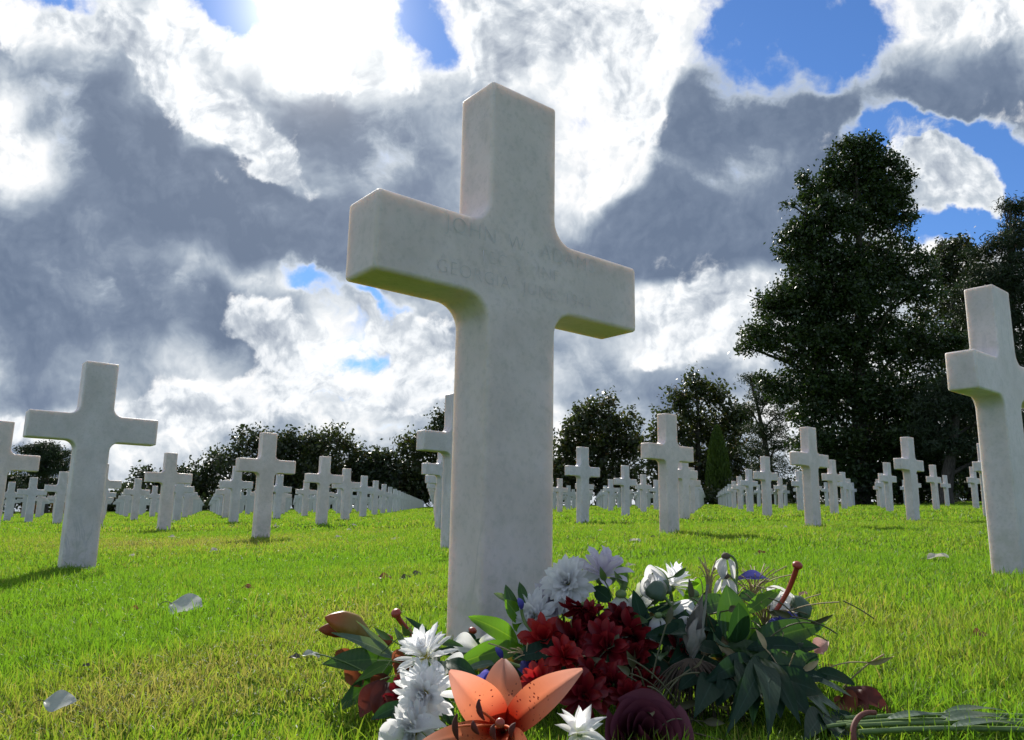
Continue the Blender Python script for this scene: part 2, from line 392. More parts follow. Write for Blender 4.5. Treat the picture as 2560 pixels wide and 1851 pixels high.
def in_plot(i, j):
    a, b = i * SA, j * SB
    x, y = ORG + a * AX + b * BX
    if y < 1: return False
    ang = math.degrees(math.atan2(x, y))
    lim = np.interp(ang, [-40, -31, -27, -20, -8, -5, 2, 8, 13, 14.5, 17.5, 22, 27, 40], [46, 48, 62, 120, 150, 150, 105, 88, 84, 80, 50, 42, 38, 26])
    return math.hypot(x, y) < lim
cells = []
for i in range(-20, 50):
    for j in range(-6, 60):
        if not in_plot(i, j): continue
        p = ORG + i * SA * AX + j * SB * BX
        if (i, j) in SURV: p = np.array(SURV[(i, j)][:2])
        if (i, j) == (5, 1): p = p + .13 * RT[:2]          # stands a little off the line, nearly hidden by the right edge cross
        g = float(ground(p[0], p[1]))
        px = to_px(np.array([p[0], p[1], g + .7]))
        if px[2] < .5 or not (-140 < px[0] < 2700): continue
        cells.append((px[2], i, j, p[0], p[1], g, px[0]))
cells.sort()
CROSSES = {}
ORD = ['', 'first', 'second', 'third', 'fourth', 'fifth', 'sixth', 'seventh', 'eighth', 'ninth', 'tenth']
NAMED = {(0, 0): 'tall white marble cross towering over the flowers, engraved with faint writing',
         (0, 1): 'large white marble cross on the grass left of the flowers, seen almost face on',
         (1, 0): 'large white cross cut off by the right picture edge, before dark pines',
         (1, 1): 'white cross mostly hidden straight behind the tall cross, left arm showing',
         (-1, 1): 'white cross cut off by the left picture edge, its right arm showing',
         (1, 2): 'middle sized white cross before the dark grove left of the tall cross',
         (1, 3): 'white marble cross just right of the large left cross, its shadow at its foot',
         (2, 3): 'white cross heading the long receding line that ends behind the tall cross',
         (2, 1): 'middle sized white cross right of the tall cross, overlapping others behind it',
         (3, 1): 'white marble cross standing before the big dark leafy tree on the right',
         (4, 1): 'white cross before the dark trunks, left of the right edge cross',
         (3, 2): 'smaller white cross close right of the tall stem, before a bushy tree',
         (5, 3): 'small white marble cross between the two nearer crosses right of the tall cross'}
def cross_label(i, j, px, z):
    if (i, j) in NAMED: return NAMED[(i, j)]
    # count along its diagonal line from the first surveyed cross of that line
    for k in range(1, 9):
        a = (i - k, j - k)
        if a in NAMED:
            who = {(0, 0): 'tall flowered cross', (0, 1): 'large left cross', (1, 0): 'large right edge cross', (1, 2): 'middle sized cross left of the tall stem',
                   (1, 3): 'cross just right of the large left one', (2, 1): 'middle sized cross right of the tall one', (3, 1): 'cross before the big leafy tree', (4, 1): 'cross before the dark trunks',
                   (3, 2): 'smaller cross close to the tall stem', (-1, 1): 'left edge cross'}.get(a)
            if who: return f'white cross {ORD[k]} in line behind the {who}'
    side = 'on the far left lawn' if px < 420 else 'before the far left grove' if px < 1000 else 'hidden behind the tall cross' if px < 1390 else 'before the bushy trees right of the stem' if px < 1760 else 'near the narrow cypress' if px < 1900 else 'before the big dark tree on the right'
    size = 'smaller' if z < 25 else 'far' if z < 45 else 'tiny distant'
    return f'{size} white cross in the crowded rows {side}'
FITZ = {(0, 0): -.197, (0, 1): -.201, (1, 2): -.106, (1, 3): -.104, (2, 3): -.008, (1, 1): -.102, (2, 1): -.012, (3, 1): .062, (4, 1): .149, (3, 2): .096, (5, 3): .247, (1, 0): -.108}
rest = []
for n, (z, i, j, x, y, g, px) in enumerate(cells):
    if n < 300:
        o = link('grave_cross', ME_NEAR if z < 9 else ME_MID if z < 32 else ME_FAR)
        jit = 0 if (i, j) in SURV else 1
        o.location = (x, y, FITZ[(i, j)] + ZC if (i, j) in FITZ else g + .055)
        o.rotation_euler = (jit * random.gauss(0, .004), jit * random.gauss(0, .006), YAW + jit * random.gauss(0, .012))
        tag(o, cross_label(i, j, px, z), 'grave cross', 'white marble crosses in rows across the lawn')
        CROSSES[(i, j)] = o
    else: rest.append((x, y, g))
if rest:
    P = np.array([v.co[:] for v in ME_FAR.vertices]); faces = [list(p.vertices) for p in ME_FAR.polygons]
    c, s = math.cos(YAW), math.sin(YAW)
    PR = np.stack([c * P[:, 0] - s * P[:, 1], s * P[:, 0] + c * P[:, 1], P[:, 2]], 1)
    V = []; F = []
    for k, (x, y, g) in enumerate(rest):
        V.append(PR + [x, y, g + .055]); F += [[q + k * len(P) for q in f] for f in faces]
    me = bpy.data.meshes.new('distant_crosses'); me.from_pydata(np.vstack(V).tolist(), [], F); me.materials.append(MARBLE_FAR)
    tag(link('distant_crosses', me), 'far rows of tiny white marble crosses that merge together at the back of the lawn', 'grave crosses', kind='stuff')

# engraved lines on the tall cross
def engraving():
    m, nt, out = new_mat('weathered_engraving'); n = NB(nt)
    b = n.node('ShaderNodeBsdfPrincipled'); b.inputs['Roughness'].default_value = .7
    n.put(b.inputs['Base Color'], n.mix(n.ramp(n.noise(n.obj(), 60, 4, .6), .35, .65), C4(.51, .475, .47), C4(.62, .58, .585)))
    nt.links.new(b.outputs[0], out.inputs[0]); return m
ENG = engraving()
def engrave(body, x, z, size, name='lettering', sx=1.0):
    cu = bpy.data.curves.new('t', 'FONT'); cu.body = body; cu.size = size; cu.align_x = 'CENTER'; cu.offset = -.0009; cu.space_character = 1.12
    to = bpy.data.objects.new('t', cu); col.objects.link(to)
    bpy.context.view_layer.update()
    me = bpy.data.meshes.new_from_object(to.evaluated_get(bpy.context.evaluated_depsgraph_get()))
    bpy.data.objects.remove(to)
    for vtx in me.vertices:
        X, Y, _ = vtx.co; vtx.co = (x + X * sx, -.0004, z + Y)
    me.materials.clear(); me.materials.append(ENG)
    return link(name, me, CROSSES[(0, 0)])
for w_, x_, z_, s_ in [('JOHN', -.118, .684, .040), ('W.', -.012, .684, .040), ('ADAMS', .112, .684, .040), ('TEC', -.07, .645, .034), ('5', -.012, .645, .034), ('INF', .06, .645, .034),
                       ('GEORGIA', -.110, .607, .034), ('JUNE', .040, .607, .034), ('1944', .138, .607, .034)]:
    engrave(w_, x_, z_, s_)
# ------------------------------------------------------------------ lawn surface
def lawn_tint(n, pos):
    """shared colour variation of the turf: 0 fresh green .. 1 straw olive"""
    big = n.noise(n.v('MULTIPLY', pos, (1, 1, 0)), .55, 4, .6)
    small = n.noise(n.v('MULTIPLY', pos, (1, 1, 0)), 3.1, 4, .65)
    return n.m('ADD', n.m('MULTIPLY', big, .62), n.m('MULTIPLY', small, .38))
def lawn_mat():
    m, nt, out = new_mat('lawn_soil_and_turf'); n = NB(nt)
    pos = n.pos(); t = n.ramp(lawn_tint(n, pos), .42, .62)
    c = n.mix(t, C4(.045, .105, .009), C4(.095, .115, .018))
    fine = n.noise(pos, 160, 4, .7)
    c = n.mix(n.m('MULTIPLY', n.ramp(fine, .42, .7), .55), c, C4(.11, .19, .02))
    far = n.noise(n.v('MULTIPLY', pos, (1, 1, 0)), 22, 5, .7)
    c = n.mix(n.m('MULTIPLY', n.ramp(far, .45, .7), .4), c, C4(.03, .06, .008))
    b = n.shader('ShaderNodeBsdfDiffuse', Color=c, Roughness=.5)
    nt.links.new(b, out.inputs[0]); return m
gx = np.concatenate([-np.geomspace(14, 420, 34)[::-1], np.linspace(-13.6, 13.6, 110), np.geomspace(14, 420, 34)])
gy = np.concatenate([np.array([-60, -30, -12, -5, -2]), np.linspace(-.5, 20, 120), np.geomspace(20.5, 700, 46)])
X, Y = np.meshgrid(gx, gy); Z = ground(X, Y)
s = Soup(); s.grid(np.stack([X, Y, Z], -1)[:, ::-1])
LAWN = s.build('ground', lawn_mat(), None, True); tag(LAWN, 'sloping mown lawn of the cemetery', None, None, 'structure')
# ------------------------------------------------------------------ trees round the lawn
def leaf_mat(name, c0, c1, c2, trans=.3, rough=.45):
    """c0..c1 varies leaf clump by leaf clump, c2 a sprinkling of turned leaves"""
    m, nt, out = new_mat(name); n = NB(nt)
    v = n.attr('v')
    c = n.mix(n.ramp(v, .1, .9, smooth=False), C4(*c0), C4(*c1))
    c = n.mix(n.ramp(n.noise(n.pos(), 1.1, 3, .6), .54, .72), c, C4(*c2))
    b = n.node('ShaderNodeBsdfPrincipled'); n.put(b.inputs['Base Color'], c); b.inputs['Roughness'].default_value = rough
    b.inputs['Specular IOR Level'].default_value = .45
    t = n.shader('ShaderNodeBsdfTranslucent', Color=n.mix(1, c, C4(1.5, 1.6, .7), 'MULTIPLY'))
    nt.links.new(n.mixs(trans, b.outputs[0], t), out.inputs[0]); return m
def bark_mat(name, c0, c1):
    m, nt, out = new_mat(name); n = NB(nt)
    f = n.noise(n.v('MULTIPLY', n.obj(), (6, 6, 1.2)), 3, 6, .7)
    b = n.node('ShaderNodeBsdfPrincipled'); n.put(b.inputs['Base Color'], n.mix(n.ramp(f, .35, .65), C4(*c0), C4(*c1))); b.inputs['Roughness'].default_value = .9
    bp = n.node('ShaderNodeBump'); bp.inputs['Strength'].default_value = .8; n.put(bp.inputs['Height'], f); n.put(b.inputs['Normal'], bp.outputs[0])
    nt.links.new(b.outputs[0], out.inputs[0]); return m
BARK = bark_mat('bark', (.03, .024, .018), (.09, .075, .06))
L_BROAD = leaf_mat('broad_leaves', (.016, .034, .009), (.040, .066, .016), (.036, .045, .014), .22)
L_GROVE = leaf_mat('grove_leaves', (.020, .032, .012), (.042, .058, .020), (.065, .045, .022), .25)
L_TURN = leaf_mat('turning_leaves', (.030, .042, .014), (.055, .070, .022), (.10, .055, .024), .3)
L_PINE = leaf_mat('pine_needles', (.018, .032, .014), (.034, .055, .022), (.03, .04, .018), .15, .6)
L_CYPR = leaf_mat('cypress_sprays', (.05, .085, .012), (.09, .14, .02), (.06, .09, .015), .3, .6)
L_RED = leaf_mat('russet_leaves', (.07, .035, .02), (.12, .06, .035), (.06, .07, .03), .25)
K22 = 2560 / 2268.
def P22(x, y, D): return at(x * K22, y * K22, D)

def leaf_cloud(centers, radii, n, size, flat=1.0, clump=14, aspect=.55, rg=rng, up=.5):
    """leaf-sized faces in small sprays spread through ellipsoids; returns V, F, v"""
    centers = np.asarray(centers); radii = np.asarray(radii)
    vol = (radii[:, 0] * radii[:, 1] * radii[:, 2]) ** (2 / 3.); pr = vol / vol.sum()
    ns = max(1, n // clump)
    k = rg.choice(len(centers), ns, p=pr)
    d = rg.normal(size=(ns, 3)); d /= np.linalg.norm(d, axis=1, keepdims=True)
    rr = rg.uniform(0, 1, ns) ** .45 * rg.uniform(.75, 1.12, ns)
    c = centers[k] + d * rr[:, None] * radii[k]
    sv = rg.uniform(0, 1, ns)
    sr = size * rg.uniform(1.1, 2.4, ns)
    L = np.repeat(np.arange(ns), clump)
    m = len(L)
    p = c[L] + rg.normal(size=(m, 3)) * sr[L][:, None] * np.array([1, 1, flat])
    nrm = rg.normal(size=(m, 3)); nrm[:, 2] += up; nrm /= np.linalg.norm(nrm, axis=1, keepdims=True)
    t = rg.normal(size=(m, 3)); t -= (t * nrm).sum(1, keepdims=True) * nrm; t /= np.linalg.norm(t, axis=1, keepdims=True)
    b = np.cross(nrm, t); s = size * rg.uniform(.6, 1.35, m)[:, None]
    V = np.stack([p - t * s, p + b * s * aspect + nrm * s * .12, p + t * s, p - b * s * aspect + nrm * s * .12], 1).reshape(-1, 3)
    F = np.arange(m * 4).reshape(m, 4)
    v = np.repeat(np.clip(sv[L] * .7 + rg.uniform(0, .3, m), 0, 1), 4)
    return V, F, v

def tree(name, label, cat, base22, depth, clumps, n, size, mat, trunk_r=.25, depth_r=1.0, flat=1.0, clump=14, aspect=.55, jitter=.35, group='trees standing round the lawn', trunk_top=None, up=.5, stems=1, seed=1, ragged=4):
    rg = np.random.default_rng(seed)
    k = K22 * depth / FPX
    C = []; Rr = []
    for (x, y, rx, ry) in clumps:
        dd = depth + rg.uniform(-jitter, jitter) * 60 * k
        C.append(P22(x, y, dd)); Rr.append((rx * k, max(rx, ry) * k * depth_r if flat >= .9 else rx * k * depth_r, ry * k))
    nb = len(C)
    if ragged:
        for q in range(nb):                       # ragged sprays standing out of every bough
            for _ in range(ragged):
                d = rg.normal(size=3); d /= np.linalg.norm(d); f_ = rg.uniform(.16, .36)
                C.append(C[q] + d * np.array(Rr[q]) * rg.uniform(.85, 1.25)); Rr.append(tuple(np.array(Rr[q]) * f_ * np.array([1, 1, .8])))
    C = np.array(C); Rr = np.array(Rr)
    b = P22(base22[0], base22[1], depth); b[2] = float(ground(b[0], b[1])) - .1
    root = empty(name, b); tag(root, label, cat, group)
    V, F, v = leaf_cloud(C, Rr, n, size, flat, clump, aspect, rg, up)
    V[:, 2] = np.maximum(V[:, 2], b[2] + .15)
    link('crown', np_mesh('crown', V - b, F, mat, False, {'v': v}), root)
    s = Soup()
    top = C[np.argmax(C[:nb, 2])].copy()
    if trunk_top: top = P22(*trunk_top, depth)
    for q in range(stems):
        off = np.array([(q - (stems - 1) / 2) * trunk_r * 4, 0, 0])
        m = 9; tt = np.linspace(0, 1, m)[:, None]
        bend = np.stack([np.sin(tt[:, 0] * 3 + q) * trunk_r * .8, np.cos(tt[:, 0] * 2.3 + q) * trunk_r * .5, 0 * tt[:, 0]], 1)
        line = (b + off) * (1 - tt) + (top + off * .3) * tt + bend * tt
        rad = trunk_r * (1 - tt[:, 0]) ** .8 + .03; rad[0] *= 1.35
        s.tube(line - b, rad, 9)
        for ci in range(q, nb, stems):
            e = C[ci]
            f = np.clip((e[2] - b[2]) / (top[2] - b[2] + 1e-6) - .16, .12, .9)
            st = (b + off) * (1 - f) + (top + off * .3) * f
            mid = (st + e) / 2 + np.array([0, 0, .06 * np.linalg.norm(e - st)])
            pts = np.array([st, st * .6 + mid * .4, mid, mid * .5 + e * .5, e])
            r0 = trunk_r * (1 - f) * .45 + .035
            s.tube(pts - b, np.linspace(r0, .02, 5), 6)
            for _ in range(3):
                dv = rg.normal(size=3); dv[2] = abs(dv[2]); e2 = e + dv * Rr[ci] * .55
                s.tube(np.array([mid, (mid + e2) / 2 + rg.normal(size=3) * .1 * Rr[ci], e2]) - b, np.linspace(r0 * .5, .012, 3), 5)
    s.build('trunk', BARK, root)
    return root
BIG = [(1890, 335, 42, 36), (1935, 350, 42, 32), (1855, 395, 50, 36), (1930, 410, 72, 48), (1995, 370, 20, 16), (1805, 430, 40, 26), (1778, 396, 9, 18), (1752, 452, 14, 8), (1985, 430, 30, 30),
       (1860, 480, 85, 48), (1965, 480, 62, 48), (1785, 512, 55, 28), (1738, 530, 24, 14), (1830, 570, 92, 50), (1960, 570, 90, 55), (1745, 565, 26, 14),
       (1900, 640, 110, 60), (1790, 650, 92, 46), (1722, 672, 58, 34), (2035, 640, 55, 55), (1690, 745, 50, 34), (1655, 770, 22, 13), (1780, 750, 100, 58),
       (1900, 750, 120, 70), (2030, 760, 84, 70), (1790, 860, 82, 66), (1900, 870, 110, 80), (2020, 880, 100, 80), (1830, 980, 82, 66), (1950, 990, 110, 80),
       (2050, 990, 85, 80), (1825, 1060, 56, 45), (1910, 1070, 90, 45), (2030, 1070, 100, 50)]
tree('broadleaf_tree', 'huge dark leafy tree with a ragged pointed crown towering on the right', 'tree', (1905, 1128), 42, BIG, 170000, .098, L_BROAD, .42, .8, seed=3, clump=16, ragged=6)
tree('broadleaf_tree', 'pale green feathery tree wedged between the huge tree and the right pines', 'tree', (2112, 1128), 56,
     [(2120, 560, 50, 30), (2090, 600, 40, 40), (2160, 610, 55, 45), (2110, 690, 60, 60), (2170, 720, 55, 60), (2130, 800, 55, 60), (2120, 900, 60, 70)], 15000, .15, L_GROVE, .3, .8, seed=5)
tree('black_pine', 'tall dark pine rising behind the right edge cross', 'tree', (2235, 1128), 48,
     [(2255, 462, 34, 22), (2232, 452, 14, 14), (2262, 505, 44, 22), (2225, 540, 50, 20), (2180, 560, 44, 16), (2250, 585, 60, 26), (2190, 630, 70, 28), (2270, 650, 70, 32), (2210, 700, 80, 34), (2290, 740, 70, 40),
      (2190, 780, 80, 40), (2260, 830, 90, 45), (2180, 880, 80, 45), (2250, 940, 90, 50), (2300, 1000, 80, 60), (2330, 560, 60, 60), (2340, 860, 80, 80), (2215, 620, 60, 34), (2170, 700, 60, 34)], 76000, .14, L_PINE, .4, .9, .6, 18, .22, seed=6, up=.2)
tree('black_pine', 'dark pine with bare lower trunk just left of the right edge cross', 'tree', (2092, 1130), 38,
     [(2140, 860, 80, 50), (2090, 900, 60, 50), (2190, 930, 90, 50), (2130, 990, 50, 24), (2210, 1010, 70, 40), (2060, 960, 45, 45)], 16000, .12, L_PINE, .33, .9, .6, 18, .22, seed=7, up=.2, trunk_top=(2120, 840))
tree('bushy_tree', 'dark shadowy undergrowth tree closing the gap under the right pines', 'tree', (2180, 1130), 62,
     [(2170, 1000, 90, 60), (2250, 1010, 90, 70), (2200, 1080, 110, 50), (2100, 1070, 60, 50), (2060, 1000, 60, 60), (1990, 1080, 80, 50)], 16000, .17, L_GROVE, .25, .8, seed=8)
tree('bushy_tree', 'round bushy tree just right of the tall cross stem, twiggy on top', 'tree', (1325, 1128), 92,
     [(1320, 905, 38, 24), (1350, 890, 16, 12), (1288, 940, 42, 32), (1362, 935, 48, 32), (1258, 985, 36, 38), (1330, 990, 75, 45), (1398, 990, 28, 42), (1290, 1060, 66, 58), (1375, 1062, 58, 56), (1240, 1060, 40, 50)], 17000, .24, L_TURN, .3, .8, seed=9)
tree('bushy_tree', 'low dark tree seen past the left side of the tall cross', 'tree', (1180, 1128), 110, [(1180, 1000, 60, 40), (1130, 1040, 60, 50), (1200, 1070, 70, 50), (1080, 1060, 50, 50)], 7000, .28, L_GROVE, .3, .8, seed=10)
tree('oak_tree', 'open crowned tree with showing limbs left of the huge dark tree', 'tree', (1545, 1128), 82,
     [(1542, 850, 28, 22), (1512, 885, 44, 28), (1582, 880, 46, 30), (1466, 915, 16, 12), (1478, 950, 42, 34), (1560, 945, 78, 42), (1632, 925, 42, 36), (1446, 1005, 30, 46), (1530, 1030, 80, 58), (1620, 1015, 60, 60), (1500, 1085, 82, 46), (1610, 1085, 70, 46)],
     21000, .22, L_TURN, .35, .8, seed=11)
tree('scots_pine', 'pine with drooping layered branches against the huge tree', 'tree', (1722, 1128), 58,
     [(1660, 836, 24, 9), (1690, 850, 44, 13), (1700, 884, 46, 14), (1660, 905, 26, 9), (1725, 915, 44, 18), (1690, 950, 54, 18), (1720, 985, 50, 24), (1670, 1000, 40, 16), (1700, 1035, 56, 26), (1690, 1085, 60, 36)],
     15000, .14, L_PINE, .26, .9, .5, 18, .2, seed=12, up=.2)
tree('bushy_tree', 'dark low growth filling the gap left of the big tree', 'bush', (1690, 1128), 72, [(1640, 1105, 40, 26), (1690, 1100, 50, 34), (1740, 1095, 50, 40), (1560, 1105, 40, 24), (1490, 1112, 40, 18)], 6000, .18, L_GROVE, .12, .8, seed=40, group='bushes beyond the far rows')
tree('bushy_tree', 'dark low bushes far off behind the large left cross', 'bush', (220, 1136), 130, [(185, 1108, 36, 24), (235, 1110, 40, 26), (280, 1104, 34, 26), (210, 1120, 60, 16), (440, 1120, 50, 16), (330, 1118, 50, 16)], 5000, .3, L_GROVE, .12, .8, seed=41, group='bushes beyond the far rows')
# narrow cypress
def cypress():
    D = 74; b = P22(1594, 1130, D); b[2] = float(ground(b[0], b[1]))
    k = K22 * D / FPX; H = (1130 - 958) * k; root = empty('cypress', b)
    tag(root, 'narrow yellow green columnar cypress at the end of the cross rows', 'tree', 'trees standing round the lawn')
    n = 9000; h = rng.uniform(0, 1, n); a = rng.uniform(0, 2 * np.pi, n)
    prof = np.interp(h, [0, .08, .35, .7, .9, 1], [20, 25, 26, 18, 9, 1.5]) * k * rng.uniform(.75, 1.1, n)
    p = np.stack([prof * np.cos(a), prof * np.sin(a), h * H], 1)
    tdir = np.stack([np.cos(a) * .35, np.sin(a) * .35, np.ones(n)], 1); tdir /= np.linalg.norm(tdir, axis=1, keepdims=True)
    tdir += rng.normal(size=(n, 3)) * .18
    b2 = np.cross(tdir, rng.normal(size=(n, 3))); b2 /= np.linalg.norm(b2, axis=1, keepdims=True)
    s = (rng.uniform(.14, .3, n))[:, None]
    V = np.stack([p - tdir * s, p + b2 * s * .3, p + tdir * s, p - b2 * s * .3], 1).reshape(-1, 3)
    link('crown', np_mesh('crown', V, np.arange(n * 4).reshape(n, 4), L_CYPR, False, {'v': np.repeat(rng.uniform(0, 1, n), 4)}), root)
    t = Soup(); t.tube(np.array([[0, 0, -.2], [0, 0, H * .5], [0, 0, H * .93]]), [.22, .15, .03], 8); t.build('trunk', BARK, root)
cypress()
GR = [('broad dark tree at the left end of the far grove', (540, 1133), [(560, 985, 52, 32), (592, 972, 34, 22), (500, 1018, 48, 30), (462, 1055, 40, 36), (540, 1060, 85, 62), (600, 1040, 50, 60)], L_GROVE, 13),
      ('dark round tree in the middle of the far grove, behind the middle cross', (655, 1133), [(640, 975, 36, 24), (615, 1000, 40, 30), (670, 1010, 50, 45), (640, 1070, 70, 60)], L_GROVE, 14),
      ('taller twiggy tree at the right shoulder of the far grove', (735, 1133), [(700, 982, 40, 28), (745, 972, 38, 24), (775, 992, 24, 20), (725, 1030, 66, 44), (770, 1050, 40, 44), (710, 1085, 70, 45)], L_TURN, 15),
      ('lower bushy tree in the dip of the far grove', (835, 1133), [(825, 1018, 42, 26), (855, 1040, 45, 36), (800, 1055, 40, 40), (840, 1085, 66, 44)], L_GROVE, 16),
      ('pointed tree in the far grove just left of the tall cross', (915, 1133), [(898, 985, 24, 22), (932, 990, 26, 26), (915, 1030, 48, 38), (900, 1080, 60, 48), (950, 1060, 40, 50)], L_TURN, 17),
      ('tree top peeping out directly left of the tall cross', (985, 1133), [(978, 930, 20, 22), (970, 960, 22, 22), (990, 1000, 34, 40), (1000, 1060, 44, 56)], L_GROVE, 18),
      ('low line of dark bushes far off on the left', (385, 1136), [(322, 1055, 30, 18), (300, 1085, 30, 26), (360, 1064, 34, 16), (400, 1058, 34, 18), (440, 1066, 34, 22), (380, 1095, 80, 28), (450, 1100, 40, 30)], L_GROVE, 19)]
for lab, bb, cl, mt, sd in GR:
    tree('grove_tree', lab, 'tree', bb, 150, cl, 7500, .36, mt, .38, .8, clump=10, seed=sd, group='dark grove at the far edge of the lawn')
tree('umbrella_pine', 'flat topped dark pine with bare trunks behind the large left cross', 'tree', (92, 1140), 88,
     [(102, 992, 30, 12), (82, 1002, 36, 11), (122, 1008, 34, 12), (100, 1022, 52, 11), (134, 1038, 22, 9), (64, 1036, 28, 8), (104, 1044, 40, 9), (128, 1064, 28, 8), (72, 1060, 26, 7), (100, 1078, 40, 8)],
     15000, .2, L_PINE, .22, .9, .5, 18, .22, seed=20, up=.2, stems=2)
tree('bushy_tree', 'dark low bush at the left picture edge below the flat topped pine', 'bush', (30, 1136), 92, [(20, 1075, 30, 30), (50, 1090, 30, 26), (0, 1090, 40, 40), (140, 1100, 40, 22), (90, 1106, 40, 20)], 5000, .26, L_GROVE, .15, .8, seed=21, group='bushes beyond the far rows')
for i, (x, y, w_, h_, D, lab, mt) in enumerate([(64, 1129, 14, 12, 60, 'small russet shrub behind the crosses left of the large left cross', L_RED), (132, 1127, 14, 14, 60, 'small russet shrub showing beside the stem of the large left cross', L_RED),
        (1835, 1121, 40, 14, 46, 'low brownish hedge clump right of the cypress', L_TURN), (1905, 1120, 34, 13, 46, 'low grey green hedge clump under the huge tree', L_GROVE), (1995, 1118, 40, 20, 44, 'rusty brown hedge clump beneath the huge tree', L_TURN),
        (2050, 1124, 40, 12, 44, 'low dark green hedge clump before the dark trunks', L_GROVE), (2120, 1126, 40, 14, 44, 'low dark hedge clump left of the right edge cross', L_GROVE), (1770, 1123, 34, 10, 60, 'thin low hedge clump beside the cypress row', L_GROVE)]):
    tree('low_shrub', lab, 'shrub', (x, y + h_), D, [(x, y, w_, h_), (x - w_ * .5, y + h_ * .3, w_ * .6, h_ * .7), (x + w_ * .5, y + h_ * .3, w_ * .6, h_ * .7)], 1500, .07, mt, .04, .8, seed=30 + i, group='low shrubs along the edge of the lawn')
# ------------------------------------------------------------------ grass blades
def sinnoise(x, y, freq, n=14, seed=0):
    rg = np.random.default_rng(seed); o = 0
    for _ in range(n):
        a = rg.uniform(0, 2 * np.pi); f = freq * rg.uniform(.5, 1.8); o = o + np.sin((x * np.cos(a) + y * np.sin(a)) * f + rg.uniform(0, 6.28))
    return o / math.sqrt(n)
PATCH = [(on_ground(px, py), r, w) for px, py, r, w in
         [(250, 1600, .22, -.9), (120, 1480, .3, -.6), (520, 1480, .5, -.9), (800, 1410, .6, -.9), (650, 1560, .16, .8), (820, 1500, .14, .7), (560, 1690, .14, 1.2), (300, 1760, .1, 1.0), (700, 1770, .14, .8),
          (150, 1360, .8, 1.0), (500, 1365, .7, .8), (700, 1345, 1.0, .3), (1000, 1520, .16, .8), (1700, 1400, .9, -.6), (2350, 1560, .2, .7), (2150, 1480, .4, .2), (2400, 1660, .2, .3), (120, 1800, .1, .6), (930, 1370, .5, .5)]]
def straw(x, y):
    s = .30 + .12 * sinnoise(x, y, 2.2, 14, 3) + .10 * sinnoise(x, y, 9, 14, 4) + .06 * sinnoise(x, y, 40, 10, 5)
    for p, r, w in PATCH: s = s + .30 * w * np.exp(-((x - p[0]) ** 2 + ((y - p[1]) * .8) ** 2) / (2 * r * r))
    return s
